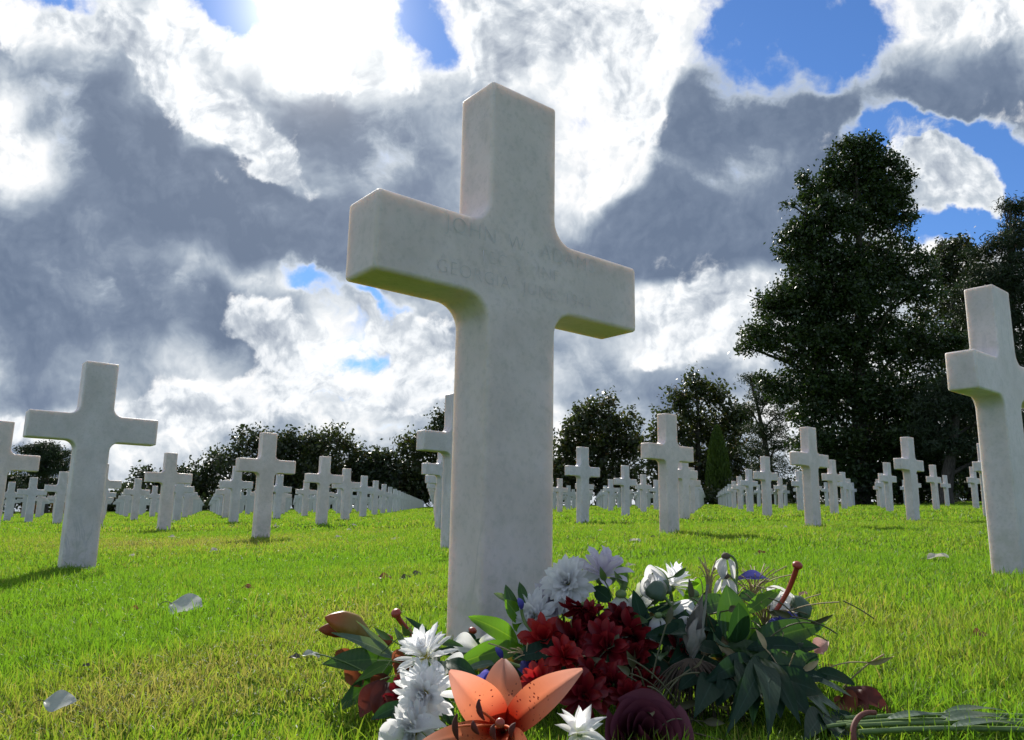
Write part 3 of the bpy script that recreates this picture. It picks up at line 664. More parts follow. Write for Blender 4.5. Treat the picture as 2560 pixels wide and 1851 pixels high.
def grass():
    rg = np.random.default_rng(11)
    Vs, Fs, As, Us = [], [], [], []; base = 0
    bands = [(.55, 1.7, 66000, .0015, .0185), (1.7, 4.0, 23000, .0025, .021), (4.0, 10, 4600, .0050, .024), (10, 30, 420, .015, .034), (30, 70, 26, .045, .04)]
    for y0, y1, dens, wid, hgt in bands:
        wmax = .70 * y1 + .1
        n = int(dens * (y1 - y0) * 2 * wmax)
        x = rg.uniform(-wmax, wmax, n); y = rg.uniform(y0, y1, n)
        k = np.abs(x) < .70 * y + .1; x, y = x[k], y[k]
        z = ground(x, y)
        ra = (x - ORG[0]) * AX[0] + (y - ORG[1]) * AX[1]; rb = (x - ORG[0]) * BX[0] + (y - ORG[1]) * BX[1]
        ok = np.ones(len(x), bool)
        for (i, j), o in CROSSES.items():
            if o.location[1] > 40: continue
            dx = x - o.location[0]; dy = y - o.location[1]
            a = dx * AX[0] + dy * AX[1]; b = dx * BX[0] + dy * BX[1]
            ok &= ~((np.abs(a) < CW / 2 + .002) & (b > -.002) & (b < CDp + .002))
        x, y, z = x[ok], y[ok], z[ok]; n = len(x)
        st = straw(x, y)
        tuft = .5 + .5 * sinnoise(x, y, 26, 14, 8) + .35 * sinnoise(x, y, 90, 14, 18); big = sinnoise(x, y, 5, 12, 9)
        h = hgt * np.clip(rg.lognormal(0, .40, n), .4, 2.1) * np.clip(.72 + .36 * tuft + .18 * big - .25 * np.clip(st - .4, 0, 1), .4, 1.9)
        h *= 1 - .6 * np.exp(-(((x - .17) / .30) ** 2 + ((y - .93) / .16) ** 2) ** 2)
        wild = rg.uniform(0, 1, n) < .02; h[wild] *= 1.45
        az = rg.uniform(0, 2 * np.pi, n) + .6 * sinnoise(x, y, 14, 10, 12)
        lean = np.abs(rg.normal(.42, .42, n)); lean = np.clip(lean + .35 * np.clip(st - .5, 0, 1), 0, 1.3)
        d = np.stack([np.cos(az), np.sin(az)], 1)
        fa = rg.uniform(0, 2 * np.pi, n); s = np.stack([np.cos(fa), np.sin(fa), np.zeros(n)], 1)
        w = wid * rg.uniform(.55, 1.35, n)
        root = np.stack([x, y, z - .003], 1)
        def pt(t):
            hor = np.sin(lean * t) * h * t; ver = np.cos(lean * t) * h * t
            return root + np.stack([d[:, 0] * hor, d[:, 1] * hor, ver], 1)
        m1, m2, tp = pt(.45), pt(.8), pt(1.0)
        q = lambda P, f: (P - s * (w * f)[:, None] * .5, P + s * (w * f)[:, None] * .5)
        V = np.stack([*q(root, .8), *q(m1, 1.0), *q(m2, .7), *q(tp, .12)], 1)
        idx = base + np.arange(n)[:, None] * 8
        F = np.concatenate([idx + [0, 1, 3, 2], idx + [2, 3, 5, 4], idx + [4, 5, 7, 6]], 0)
        Vs.append(V.reshape(-1, 3)); Fs.append(F); base += n * 8
        col_ = np.clip(st + rg.normal(0, .2, n) + (rg.uniform(0, 1, n) < .07) * .55, 0, 1)
        As.append(np.repeat(col_, 8)); Us.append(np.tile(np.array([0, 0, .45, .45, .8, .8, 1, 1.]), n))
    m, nt, out = new_mat('grass_blades'); n = NB(nt)
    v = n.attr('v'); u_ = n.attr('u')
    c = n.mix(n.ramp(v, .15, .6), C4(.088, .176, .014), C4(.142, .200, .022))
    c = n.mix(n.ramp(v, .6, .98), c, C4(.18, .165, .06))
    c = n.mix(n.ramp(u_, .0, .55, .8, 0), c, C4(.05, .055, .022))  # blade roots darkened: self-shadow of the turf put into the colour
    dif = n.node('ShaderNodeBsdfPrincipled'); n.put(dif.inputs['Base Color'], c); dif.inputs['Roughness'].default_value = .55; dif.inputs['Specular IOR Level'].default_value = .22
    tr = n.shader('ShaderNodeBsdfTranslucent', Color=n.mix(1, c, C4(2.9, 2.9, 1.6), 'MULTIPLY'))
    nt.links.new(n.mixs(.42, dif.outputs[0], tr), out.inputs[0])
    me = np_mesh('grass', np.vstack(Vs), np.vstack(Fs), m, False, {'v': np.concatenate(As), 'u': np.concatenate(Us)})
    tag(link('grass', me), 'short bright green lawn grass with olive straw patches', 'grass', kind='stuff')
grass()
# ------------------------------------------------------------------ flowers laid at the foot of the tall cross
rf = np.random.default_rng(21)
def p1(x, y, D): return at(700 + x / 2.835, 1300 + y / 2.835, D)
def p2(x, y, D): return at(1400 + x / 2.577, 1340 + y / 2.577, D)
def unit(a): a = np.asarray(a, float); return a / (np.linalg.norm(a) + 1e-12)
def orth(n, d): n = np.asarray(n, float); d = unit(d); return unit(n - d * (n @ d))
TOC = -FW                                   # towards the viewer
FLG = 'flowers laid at the foot of the tall cross'

def petal_mat(name, base, mid, tip, trans=.45, rough=.5, spots=None, vein=.12, lo=0.):
    m, nt, out = new_mat(name); n = NB(nt); v = n.attr('v')
    c = n.mix(n.ramp(v, lo, lo + .4), C4(*base), C4(*mid)); c = n.mix(n.ramp(v, .5, 1.0), c, C4(*tip))
    c = n.mix(n.m('MULTIPLY', n.noise(n.obj(), 130, 4, .6), vein * 2), c, n.mix(1, c, C4(.55, .5, .5), 'MULTIPLY'))
    if spots:
        vo = n.node('ShaderNodeTexVoronoi'); vo.inputs['Scale'].default_value = 260; n.put(vo.inputs['Vector'], n.obj())
        k = n.m('MULTIPLY', n.ramp(vo.outputs['Distance'], .22, .30, 1, 0), n.m('MULTIPLY', n.ramp(v, .68, .5, 0, 1), n.ramp(v, .12, .2)))
        sel = n.node('ShaderNodeSeparateColor'); nt.links.new(vo.outputs['Color'], sel.inputs[0])
        k = n.m('MULTIPLY', k, n.ramp(sel.outputs[0], .5, .55))
        c = n.mix(k, c, C4(*spots))
    oi = n.ramp(n.objrand(), 0, 1, .72, 1.12, smooth=False); c = n.v('SCALE', c, scale=oi)
    b = n.node('ShaderNodeBsdfPrincipled'); n.put(b.inputs['Base Color'], c); b.inputs['Roughness'].default_value = rough
    b.inputs['Specular IOR Level'].default_value = .35
    t = n.shader('ShaderNodeBsdfTranslucent', Color=c)
    nt.links.new(n.mixs(trans, b.outputs[0], t), out.inputs[0]); return m
def green_leaf(name, c0, c1, trans=.4, rough=.33):
    m, nt, out = new_mat(name); n = NB(nt); v = n.attr('v')       # v = distance from the midrib
    c = n.mix(n.noise(n.obj(), 35, 4, .6), C4(*c0), C4(*c1))
    c = n.mix(n.ramp(v, .0, .10, .55, 0), c, C4(c1[0] * 2.2, c1[1] * 1.7, c1[2] * 2.4))
    bl = n.noise(n.obj(), 11, 3, .6)
    c = n.mix(n.ramp(bl, .60, .74, 0, .5), c, C4(.13, .11, .03))
    b = n.node('ShaderNodeBsdfPrincipled'); n.put(b.inputs['Base Color'], c); b.inputs['Roughness'].default_value = rough
    bp = n.node('ShaderNodeBump'); bp.inputs['Strength'].default_value = .25; bp.inputs['Distance'].default_value = .001
    wv = n.node('ShaderNodeTexWave'); wv.inputs['Scale'].default_value = 60; wv.inputs['Distortion'].default_value = 3; n.put(wv.inputs['Vector'], n.obj())
    n.put(bp.inputs['Height'], wv.outputs['Fac']); n.put(b.inputs['Normal'], bp.outputs[0])
    t = n.shader('ShaderNodeBsdfTranslucent', Color=n.mix(1, c, C4(2.6, 2.6, .7), 'MULTIPLY'))
    nt.links.new(n.mixs(trans, b.outputs[0], t), out.inputs[0]); return m
LILY = petal_mat('lily_petals', (.38, .018, .006), (.90, .27, .13), (.92, .42, .31), .58, .42, spots=(.16, .012, .012), lo=.14)
WHITE = petal_mat('white_petals', (.76, .80, .58), (.93, .93, .93), (.95, .95, .95), .6, .55)
LILAC = petal_mat('lilac_white_petals', (.66, .64, .66), (.76, .70, .80), (.82, .78, .86), .45, .55)
RED = petal_mat('dark_red_petals', (.05, .003, .006), (.15, .004, .012), (.25, .018, .022), .35, .38)  # dark petal base gives depth: shade inside the bloom painted into the colour
BRED = petal_mat('bright_red_petals', (.16, .005, .006), (.38, .010, .016), (.48, .04, .03), .45, .4)
ROSE = petal_mat('wine_rose_petals', (.025, .004, .008), (.075, .010, .02), (.15, .04, .062), .25, .5)
VIOLET = petal_mat('violet_iris_petals', (.10, .08, .30), (.10, .10, .42), (.20, .18, .55), .45, .45)
DRY = petal_mat('dried_orange_petals', (.12, .035, .018), (.28, .075, .03), (.42, .13, .055), .4, .6)
DRYRED = petal_mat('withered_maroon_petals', (.06, .015, .012), (.15, .03, .02), (.24, .055, .03), .35, .5)
PINK = petal_mat('faded_pink_petals', (.55, .3, .25), (.66, .36, .32), (.7, .45, .4), .4, .6)
DRYPINK = petal_mat('dried_pink_skin', (.20, .07, .05), (.30, .11, .085), (.38, .16, .12), .2, .6)
BUD = petal_mat('lily_bud_skin', (.20, .22, .05), (.33, .22, .05), (.50, .13, .04), .2, .4)
GREEN = green_leaf('glossy_leaves', (.018, .055, .014), (.035, .085, .02))
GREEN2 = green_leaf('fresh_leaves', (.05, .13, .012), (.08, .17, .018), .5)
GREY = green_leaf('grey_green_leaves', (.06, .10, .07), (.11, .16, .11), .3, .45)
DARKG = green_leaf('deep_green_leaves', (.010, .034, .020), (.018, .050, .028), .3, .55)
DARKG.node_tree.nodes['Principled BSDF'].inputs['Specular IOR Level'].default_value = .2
def plain(name, c, rough=.5, trans=0):
    m, nt, out = new_mat(name); n = NB(nt)
    cc = n.mix(n.noise(n.obj(), 90, 4, .6), C4(*[q * .65 for q in c]), C4(*[min(1, q * 1.3) for q in c]))
    b = n.node('ShaderNodeBsdfPrincipled'); n.put(b.inputs['Base Color'], cc); b.inputs['Roughness'].default_value = rough
    nt.links.new(b.outputs[0], out.inputs[0]); return m
STEM = plain('green_stems', (.12, .19, .05)); STEMD = plain('dull_stems', (.08, .075, .03), .6)
ANTHER = plain('anther_pollen', (.09, .015, .01), .7); FILA = plain('orange_filaments', (.55, .13, .04), .4)
KNOB = plain('red_pistil', (.33, .045, .02), .4); YEL = plain('flower_eye', (.45, .36, .06), .8); BROWN = plain('withered_brown', (.11, .075, .05), .85); TAN = plain('dry_straw', (.38, .29, .15), .7)

class Thing:
    def __init__(s, name, label, cat, base, group=FLG):
        s.base = np.array(base, float); s.root = empty(name, s.base); tag(s.root, label, cat, group)
    def part(s, name, soup, mat, parent=None, label=None):
        for V in soup.V: V -= s.base
        o = soup.build(name, mat, parent or s.root)
        if label: o['label'] = label
        return o

def prof(kind, t):
    if kind == 'leaf': return np.sin(np.pi * t ** .85) ** .85 * .97 + .03 * (1 - t)
    if kind == 'lance': return np.sin(np.pi * t ** .75) ** 1.1 * .96 + .06 * (1 - t)
    if kind == 'spoon': return np.clip(.28 + .72 * np.sin(np.pi * np.clip(t, 0, 1) ** 1.6 * .86), 0, 1) * np.sqrt(np.clip(1 - t ** 7, 0, 1)) 
    if kind == 'lily': return (np.sin(np.pi * np.clip(t * .93 + .05, 0, 1) ** .9) ** .8)
    return np.sqrt(np.clip(1 - (2 * t - 1) ** 2, 0, 1))
def blade(s, A, C, B, W, nrm, kind='leaf', cup=.2, nl=12, nw=7, wave=0, rib=False, ph=0., droop=0.):
    """surface along the bezier A-C-B, half width W, inner side nrm, edges lifted by cup"""
    t = np.linspace(0, 1, nl)[:, None]
    mid = A * (1 - t) ** 2 + 2 * C * t * (1 - t) + B * t ** 2
    tan = np.gradient(mid, axis=0); tan /= np.linalg.norm(tan, axis=1, keepdims=True)
    nn = nrm - tan * (tan @ nrm)[:, None]; nn /= np.linalg.norm(nn, axis=1, keepdims=True) + 1e-9
    sd = np.cross(tan, nn)
    u = np.linspace(-1, 1, nw)
    w = W * prof(kind, t[:, 0])
    off = cup * w[:, None] * (np.abs(u) ** 1.6)[None] + wave * W * np.sin(t * 9 + ph + u[None] * 1.5) * (np.abs(u) ** 2)[None]
    if kind == 'lily': off = off - .16 * w[:, None] * np.exp(-(u / .2) ** 2)[None]
    P = mid[:, None] + sd[:, None] * (w[:, None] * u[None])[..., None] + nn[:, None] * off[..., None]
    a = np.broadcast_to(np.abs(u)[None], (nl, nw)) if rib else np.broadcast_to(t, (nl, nw))
    s.grid(P, a)
def leaf2(A, B, W, nrm, arch=.12, kind='leaf', cup=.22, wave=.11):
    s = Soup(); A = np.asarray(A, float); B = np.asarray(B, float); L = np.linalg.norm(B - A)
    n = orth(nrm, B - A)
    blade(s, A, (A + B) / 2 + n * arch * L * 1.3, B, W, n, kind, cup, 14, 7, wave, True, rf.uniform(0, 6))
    return s
def stem_pts(*P, n=14):
    P = [np.asarray(p, float) for p in P]
    if len(P) == 2: P = [P[0], (P[0] + P[1]) / 2, P[1]]
    t = np.linspace(0, 1, n)[:, None]
    if len(P) == 3: return P[0] * (1 - t) ** 2 + 2 * P[1] * t * (1 - t) + P[2] * t ** 2
    return P[0] * (1 - t) ** 3 + 3 * P[1] * t * (1 - t) ** 2 + 3 * P[2] * t ** 2 * (1 - t) + P[3] * t ** 3
def tube(P, r, seg=8):
    s = Soup(); s.tube(P, r, seg); return s
def ball(s, c, r, axis=None, stretch=1., a=0.):
    ax = unit(axis if axis is not None else UP); e1 = orth([.3, .8, .2], ax); e2 = np.cross(ax, e1)
    th = np.linspace(0.02, np.pi - .02, 8); ph = np.linspace(0, 2 * np.pi, 10, endpoint=False)
    P = np.array([[c + r * (np.sin(T) * (np.cos(p) * e1 + np.sin(p) * e2) + stretch * np.cos(T) * ax) for p in ph] for T in th])
    s.grid(P, np.full(P.shape[:2], a), closed=True)
def to_ground(p, k=.6):
    g = np.array([p[0] * (1 - .1 * k) + .012, p[1] + .03, 0]); g[2] = float(ground(g[0], g[1])) + .012; return g

def mum(name, label, cat, c, axis, r, mat, rows=((82, 24, 1.0), (62, 22, .95), (42, 18, .84), (22, 12, .66), (8, 6, .45)), wid=.115, kind='spoon', bend=.25, eye=YEL, stem=True, cup=.35, jit=9, split=True):
    c = np.asarray(c, float); ax = unit(axis); e1 = orth([.2, .1, 1], ax); e2 = np.cross(ax, e1)
    th = Thing(name, label, cat, to_ground(c))
    petals = Soup()
    for ri, (el, k, ln) in enumerate(rows):
        ph0 = rf.uniform(0, 6)
        for i in range(k):
            ph = ph0 + 2 * np.pi * i / k + rf.normal(0, .09)
            E = R(el + rf.normal(0, jit))
            rad = np.cos(ph) * e1 + np.sin(ph) * e2
            d = np.sin(E) * rad + np.cos(E) * ax
            nn = np.cos(E) * -rad + np.sin(E) * ax
            L = r * ln * rf.uniform(.82, 1.1); A = c + d * r * .06 + ax * r * .03 * ri
            B = A + d * L - nn * L * bend * rf.uniform(-.4, 1.2)
            Cc = A + d * L * .55 + nn * L * .07
            blade(petals, A, Cc, B, r * wid * rf.uniform(.85, 1.2), nn, kind, cup, 8, 5, .05, False, rf.uniform(0, 6))
    th.part('petals', petals, mat)
    if eye:
        s = Soup(); ball(s, c + ax * r * .12, r * .17, ax, .6); th.part('flower_eye', s, eye)
    s = Soup(); ball(s, c - ax * r * .05, r * .16, ax, .9); 
    if stem: s.tube(stem_pts(c - ax * r * .05, c - ax * r * .9 + np.array([0, 0, -.01]), th.base), .0019, 7)
    th.part('stem', s, STEM)
    return th

# ---- the big orange lily in front
def lily():
    base = p1(1590, 1500, .745); ax = unit(TOC * .8 + UP * .55 - RT * .1)
    th = Thing('orange_lily', 'large open orange lily with speckled petals at the front of the flowers', 'lily', to_ground(base))
    spec = [((1200, 1072), .70, 128, .12), ((1588, 985), .80, 112, .1), ((2145, 1062), .675, 112, .1), ((975, 1600), .60, 105, .05), ((1800, 1760), .585, 105, .1), ((1480, 1750), .57, 100, .1)]
    for k, ((x, y), D, w, cu) in enumerate(spec):
        tip = p1(x, y, D); s = Soup()
        Wm = w / 2.835 / FPX * D * (1.22 if k < 3 else 1.0)
        ctrl = base + (tip - base) * .42 + ax * (.022 if k < 3 else .016)
        blade(s, base + (tip - base) * .03, ctrl, tip, Wm, ax, 'lily', .34, 22, 11, .055, False, k * 1.3)
        th.part('petal', s, LILY)
    for (a, b, c_, D) in [((1450, 1420), (1405, 1345), (1412, 1270), .655), ((1262, 1560), (1235, 1470), (1255, 1375), .60), ((1410, 1520), (1375, 1470), (1370, 1425), .63),
                          ((1530, 1560), (1500, 1500), (1520, 1450), .62), ((1640, 1540), (1640, 1480), (1670, 1440), .64)]:
        m_ = p1(*b, D); f = th.part('filament', tube(stem_pts(base, base + ax * .04 + (m_ - base) * .3, m_), np.linspace(.0016, .0009, 14), 6), FILA)
        q = stem_pts(p1(*a, D), p1(b[0] - 14, b[1], D), p1(*c_, D), n=9)
        th.part('anther', tube(q, .0026 * np.sin(np.linspace(.25, np.pi - .2, 9)), 7), ANTHER, f)
    e = p1(1560, 1440, .60); s = tube(stem_pts(base, base + ax * .06, e), np.linspace(.002, .0022, 14), 7); ball(s, e, .0038, ax, .7); th.part('pistil', s, KNOB)
    th.part('stem', tube(stem_pts(base, base - ax * .05 - np.array([0, 0, .02]), th.base), .0032), STEM)
lily()

# ---- chrysanthemums
up_l = lambda a, b, c: TOC * a + UP * b + RT * c
mum('white_chrysanthemum', 'white chrysanthemum topmost of the upright white stack left of the orange lily', 'chrysanthemum', p1(1040, 985, .83), up_l(.35, .75, -.25), .033, WHITE, ((76, 16, 1.0), (50, 16, 1.0), (26, 10, .95), (8, 5, .8)))
mum('white_chrysanthemum', 'white chrysanthemum in the middle of the upright white stack, its eye greenish', 'chrysanthemum', p1(1040, 1225, .80), up_l(.75, .15, -.2), .033, WHITE)
mum('white_chrysanthemum', 'white chrysanthemum lowest of the white stack, at the bottom picture edge', 'chrysanthemum', p1(985, 1480, .775), up_l(.6, .1, -.5), .031, WHITE)
mum('white_chrysanthemum', 'big white chrysanthemum against the right edge of the tall stem', 'chrysanthemum', p2(62, 320, 1.02), up_l(.7, .55, -.35), .037, WHITE, wid=.13)
mum('white_chrysanthemum', 'lilac tinged white bloom standing highest among the flowers', 'chrysanthemum', p2(262, 275, 1.03), up_l(.25, 1, .15), .040, LILAC, ((58, 9, 1.0), (28, 8, 1.1), (8, 4, 1.0)), wid=.2, eye=None)
mum('white_chrysanthemum', 'white chrysanthemum squeezed between the green sprig and the bright red flower', 'chrysanthemum', p1(1825, 690, 1.0), up_l(.75, .3, -.6), .033, WHITE, wid=.13)
mum('white_chrysanthemum', 'pale lilac chrysanthemum half hidden just below the big white one', 'chrysanthemum', p1(1955, 580, 1.04), up_l(.6, .3, -.6), .034, LILAC)
mum('white_chrysanthemum', 'white daisy like bloom in side view against the sunny grass', 'chrysanthemum', p2(722, 330, 1.08), up_l(-.15, 1, .3), .032, WHITE, ((72, 15, .9), (48, 14, 1.0), (22, 9, .95)), wid=.16)
mum('white_chrysanthemum', 'small white bloom with few pointed petals at the bottom beside the orange lily', 'chrysanthemum', p2(125, 1290, .70), up_l(.45, 1, .05), .027, WHITE, ((62, 7, 1.0), (30, 6, 1.1)), wid=.17, kind='lance', eye=None)
REDS = [(150, 450, .96, .046, RED, 'dark red chrysanthemum uppermost of the red cluster, under the lilac bloom'), (100, 665, .93, .044, RED, 'dark red bloom at the left of the red cluster below the uppermost one'),
        (310, 730, .91, .048, RED, 'dusky red bloom in the middle of the red cluster, petals edged orange'), (478, 640, .95, .046, RED, 'dark red bloom with spiky petals at the right edge of the red cluster'),
        (480, 815, .92, .040, RED, 'dark red bloom against the dark leaves right of the red cluster'), (215, 880, .87, .036, RED, 'small dark red bloom just above the right petal of the lily'),
        (345, 960, .86, .042, RED, 'dark red bloom in the lower part of the red cluster, above the wine rose'), (150, 1030, .82, .040, RED, 'dark red bloom low down between the lily petal and the wine rose'),
        (20, 800, .90, .040, BRED, 'glistening bright red bloom behind the tip of the right lily petal'), (430, 1040, .84, .034, RED, 'small dull red bloom touching the wine rose')]
REDS += [(215, 560, .95, .040, RED, 'dark red bloom tucked between the uppermost red one and the spiky one'), (390, 545, .97, .036, RED, 'small crimson bloom beside the white drooping bell'), 
         (560, 920, .90, .034, RED, 'shaded maroon bloom at the right end of the red cluster'), (760, 740, .93, .036, RED, 'maroon bloom half lost in the dark leaves right of the red cluster')]
for x, y, D, r_, mt, lab in REDS:
    mum('red_chrysanthemum', lab, 'chrysanthemum', p2(x, y, D), up_l(.7, .45 + rf.normal(0, .35), rf.normal(0, .5)), r_ * rf.uniform(.58, .74), mt, ((80, 10, 1.0), (52, 9, .95), (24, 5, .75)), wid=.2, cup=.5, eye=None, jit=14)
mum('red_chrysanthemum', 'bright red bloom catching the sun at the upper left of the red cluster', 'chrysanthemum', p1(1880, 880, .95), up_l(.55, .55, -.1), .033, BRED, ((76, 11, 1.0), (48, 10, 1.0), (22, 6, .9)), wid=.19, cup=.45, eye=None)
mum('red_chrysanthemum', 'deep crimson bloom half buried behind the lily', 'chrysanthemum', p1(1830, 1150, .88), up_l(.7, .4, -.2), .024, BRED, ((76, 11, 1.0), (44, 10, .9)), wid=.19, cup=.45, eye=None)
mum('red_chrysanthemum', 'small maroon bloom beneath the lily buds on the left', 'chrysanthemum', p1(870, 1260, .86), up_l(.6, .3, .1), .024, RED, ((76, 11, 1.0), (44, 10, .9)), wid=.19, cup=.45, eye=None)

def hanging(label, c, r_, mat, k=6, dark=True, stem_to=None, sp=.5):
    c = np.asarray(c, float); th = Thing('drooping_flower', label, 'flower', to_ground(c)); s = Soup()
    for i in range(k):
        ph = 2 * np.pi * i / k + rf.uniform(-.3, .3); rad = np.cos(ph) * RT + np.sin(ph) * FW
        B = c - UP * r_ * rf.uniform(.8, 1.2) + rad * r_ * sp * rf.uniform(.5, 1.2)
        blade(s, c + rad * r_ * .05, c + rad * r_ * sp * .9 - UP * r_ * .2, B, r_ * .23, rad, 'spoon', -.3, 9, 5, .12, False, i)
    th.part('petals', s, mat)
    s = Soup(); ball(s, c + UP * r_ * .03, r_ * (.24 if dark else .14), UP, .8); th.part('flower_eye', s, BROWN if dark else STEM)
    if stem_to is not None: th.part('stem', tube(stem_pts(c + UP * r_ * .1, *stem_to), .0017, 7), STEM)
    return th
hanging('white drooping bell of petals beside the dark red cluster, against dark leaves', p2(392, 385, .99), .052, WHITE, 7, False, (p2(390, 340, .99), p2(470, 500, 1.0)))
hanging('smaller white drooping bloom hanging before the dark leaves', p2(632, 520, .97), .036, WHITE, 6, False, (p2(650, 490, .98), p2(720, 560, 1.0)))
hanging('wilted white flower with a brown eye nodding highest on its hooked stem', p2(1068, 135, 1.07), .026, WHITE, 7, True, (p2(1150, 120, 1.07), p2(1165, 230, 1.07), p2(1110, 400, 1.06)), .75)
hanging('wilted white flower nodding just below the hooked one', p2(1062, 262, 1.06), .026, WHITE, 6, True, (p2(1120, 250, 1.06), p2(1150, 310, 1.06), p2(1140, 420, 1.05)), .7)

def rose(name, label, c, axis, r_, mat, k=16, calyx=False, open_=1.0):
    c = np.asarray(c, float); ax = unit(axis); e1 = orth([.2, .1, 1], ax); e2 = np.cross(ax, e1)
    th = Thing(name, label, 'rose', to_ground(c)); s = Soup()
    for i in range(k):
        f = (i + 1) / k; ph = i * 2.4; span = np.linspace(-1.05, 1.05, 11); t = np.linspace(0, 1, 8)
        rr = r_ * (.12 + .88 * f ** .9); hgt = r_ * (1.25 - .35 * f * open_)
        P = np.empty((8, 11, 3)); A = np.empty((8, 11))
        for a_, T in enumerate(t):
            rad = rr * (.35 + .65 * np.sin(T * 1.5)) + rr * .28 * open_ * f * max(0, T - .7) * 3.3
            for b_, sp_ in enumerate(span):
                an = ph + sp_ * (.95 + .2 * (1 - f)); d = np.cos(an) * e1 + np.sin(an) * e2
                edge = 1 - .22 * abs(sp_) ** 2.5
                wob = 1 + .035 * math.sin(sp_ * 5 + i)
                P[a_, b_] = c + d * rad * wob * (1 + .10 * sp_ * .5) + ax * (hgt * T * edge - r_ * .55); A[a_, b_] = T
        s.grid(P, A)
    th.part('petals', s, mat)
    if calyx:
        s = Soup()
        for i in range(5):
            an = i * 2 * np.pi / 5; d = np.cos(an) * e1 + np.sin(an) * e2
            A0 = c - ax * r_ * .62; blade(s, A0, A0 + d * r_ * .9 + ax * r_ * .1, A0 + d * r_ * .95 + ax * r_ * .85, r_ * .28, -d, 'lance', .2, 8, 5)
        ball(s, c - ax * r_ * .62, r_ * .3, ax, .9); th.part('calyx', s, GREY)
    th.part('stem', tube(stem_pts(c - ax * r_ * .6, c - ax * r_ * 1.6, th.base), .0022, 7), STEM)
rose('wine_rose', 'large dark wine coloured rose in the shade at the bottom right of the lily', p2(545, 1290, .78), up_l(.6, .75, .1), .037, ROSE, 16)
rose('white_rose', 'closed white rose bud with grey green sepals, tilted left', p2(628, 322, 1.03), up_l(.2, .35, -.9), .023, WHITE, 9, True, .1)
rose('white_rose', 'white rose past its best at the right end of the flowers', p2(1420, 455, 1.06), up_l(.3, .7, .3), .027, WHITE, 7, False, .8)
def closed_bud(label, A, B, r_, mat, name='flower_bud', rip=.14, stem=None, base_g=None):
    A, B = np.asarray(A, float), np.asarray(B, float); th = Thing(name, label, 'flower bud', to_ground(A))
    ax = unit(B - A); e1 = orth(UP, ax); e2 = np.cross(ax, e1); t = np.linspace(0, 1, 18); ph = np.linspace(0, 2 * np.pi, 18, endpoint=False)
    P = np.empty((18, 18, 3)); Aa = np.empty((18, 18))
    for i, T in enumerate(t):
        w_ = r_ * (np.interp(T, [0, .12, .45, .75, .93, 1], [.28, .6, 1, .84, .36, .04]))
        for j, p in enumerate(ph):
            k = w_ * (1 + rip * math.cos(3 * p))
            P[i, j] = A + (B - A) * T + k * (np.cos(p) * e1 + np.sin(p) * e2) + orth(UP, ax) * .06 * np.linalg.norm(B - A) * math.sin(T * 3.1); Aa[i, j] = T
    s = Soup(); s.grid(P, Aa, closed=True); th.part('bud_petals', s, mat)
    if stem: th.part('stem', tube(stem_pts(A, *stem), .0021, 7), STEM)
closed_bud('long orange and olive lily bud pointing up left at the left end of the flowers', p1(640, 862, 1.0), p1(318, 690, .97), .0150, BUD, 'lily_bud', stem=(p1(720, 920, 1.0), p1(960, 1010, .97)))
closed_bud('thin orange lily bud tip poking out under the longer bud', p1(470, 820, 1.02), p1(272, 776, 1.0), .0085, DRY, 'lily_bud', stem=(p1(600, 870, 1.02), p1(820, 990, .99)))
closed_bud('small green bud at the far right end beside the white rose', p2(1490, 500, 1.06), p2(1622, 455, 1.05), .017, GREY, stem=(p2(1440, 520, 1.06), p2(1330, 600, 1.04)))
closed_bud('small grey green bud in front of the closed white rose', p2(672, 395, 1.0), p2(560, 340, .99), .013, GREY, stem=(p2(700, 420, 1.0), p2(760, 520, 1.0)))
closed_bud('tiny blue grey bud beside the white chrysanthemum near the stem', p1(1712, 635, .97), p1(1688, 552, .97), .0040, VIOLET, stem=(p1(1720, 740, .97), p1(1800, 800, .96)))
closed_bud('tiny blue grey bud between the green leaf and the middle lily petal', p1(1575, 985, .9), p1(1525, 900, .9), .0036, VIOLET, stem=(p1(1600, 1010, .9), p1(1700, 1040, .9)))
closed_bud('stubby orange bud lying behind the white stack on the left', p1(690, 910, 1.04), p1(800, 830, 1.04), .0105, DRY, stem=(p1(660, 940, 1.04), p1(760, 1010, 1.0)))
closed_bud('dull green bud standing up in the middle of the leaves', p2(860, 420, 1.04), p2(852, 340, 1.04), .0075, STEM, rip=.05, stem=(p2(862, 450, 1.04), p2(870, 520, 1.03)))

def pistil(label, *P, r_=.0036, knob=.0068, mat=KNOB):
    q = stem_pts(*P, n=18); th = Thing('lily_pistil', label, 'pistil', to_ground(P[0]))
    th.part('style', tube(q, np.linspace(r_ * .8, r_, 18), 9), mat)
    s = Soup(); ball(s, q[-1], knob, q[-1] - q[-4], .75); th.part('stigma', s, mat)
pistil('thick red pistil with a knob curving up behind the white stack', p1(1000, 890, 1.0), p1(900, 770, 1.0), p1(850, 730, 1.0), p1(823, 662, .99))
pistil('slender dark red pistil with a knob rising highest on the right', p2(1370, 510, 1.03), p2(1450, 400, 1.03), p2(1490, 330, 1.03), p2(1530, 190, 1.02))
pistil('short red pistil stub against the foot of the tall cross', p1(1350, 880, 1.08), p1(1348, 830, 1.08), p1(1366, 785, 1.08), r_=.003, knob=.006)
pistil('curved pink pistil hooking down over the cut stems', p2(2030, 1140, .80), p2(1910, 1120, .79), p2(1860, 1240, .78), p2(1905, 1340, .77), r_=.0031, knob=.0036, mat=DRYPINK)

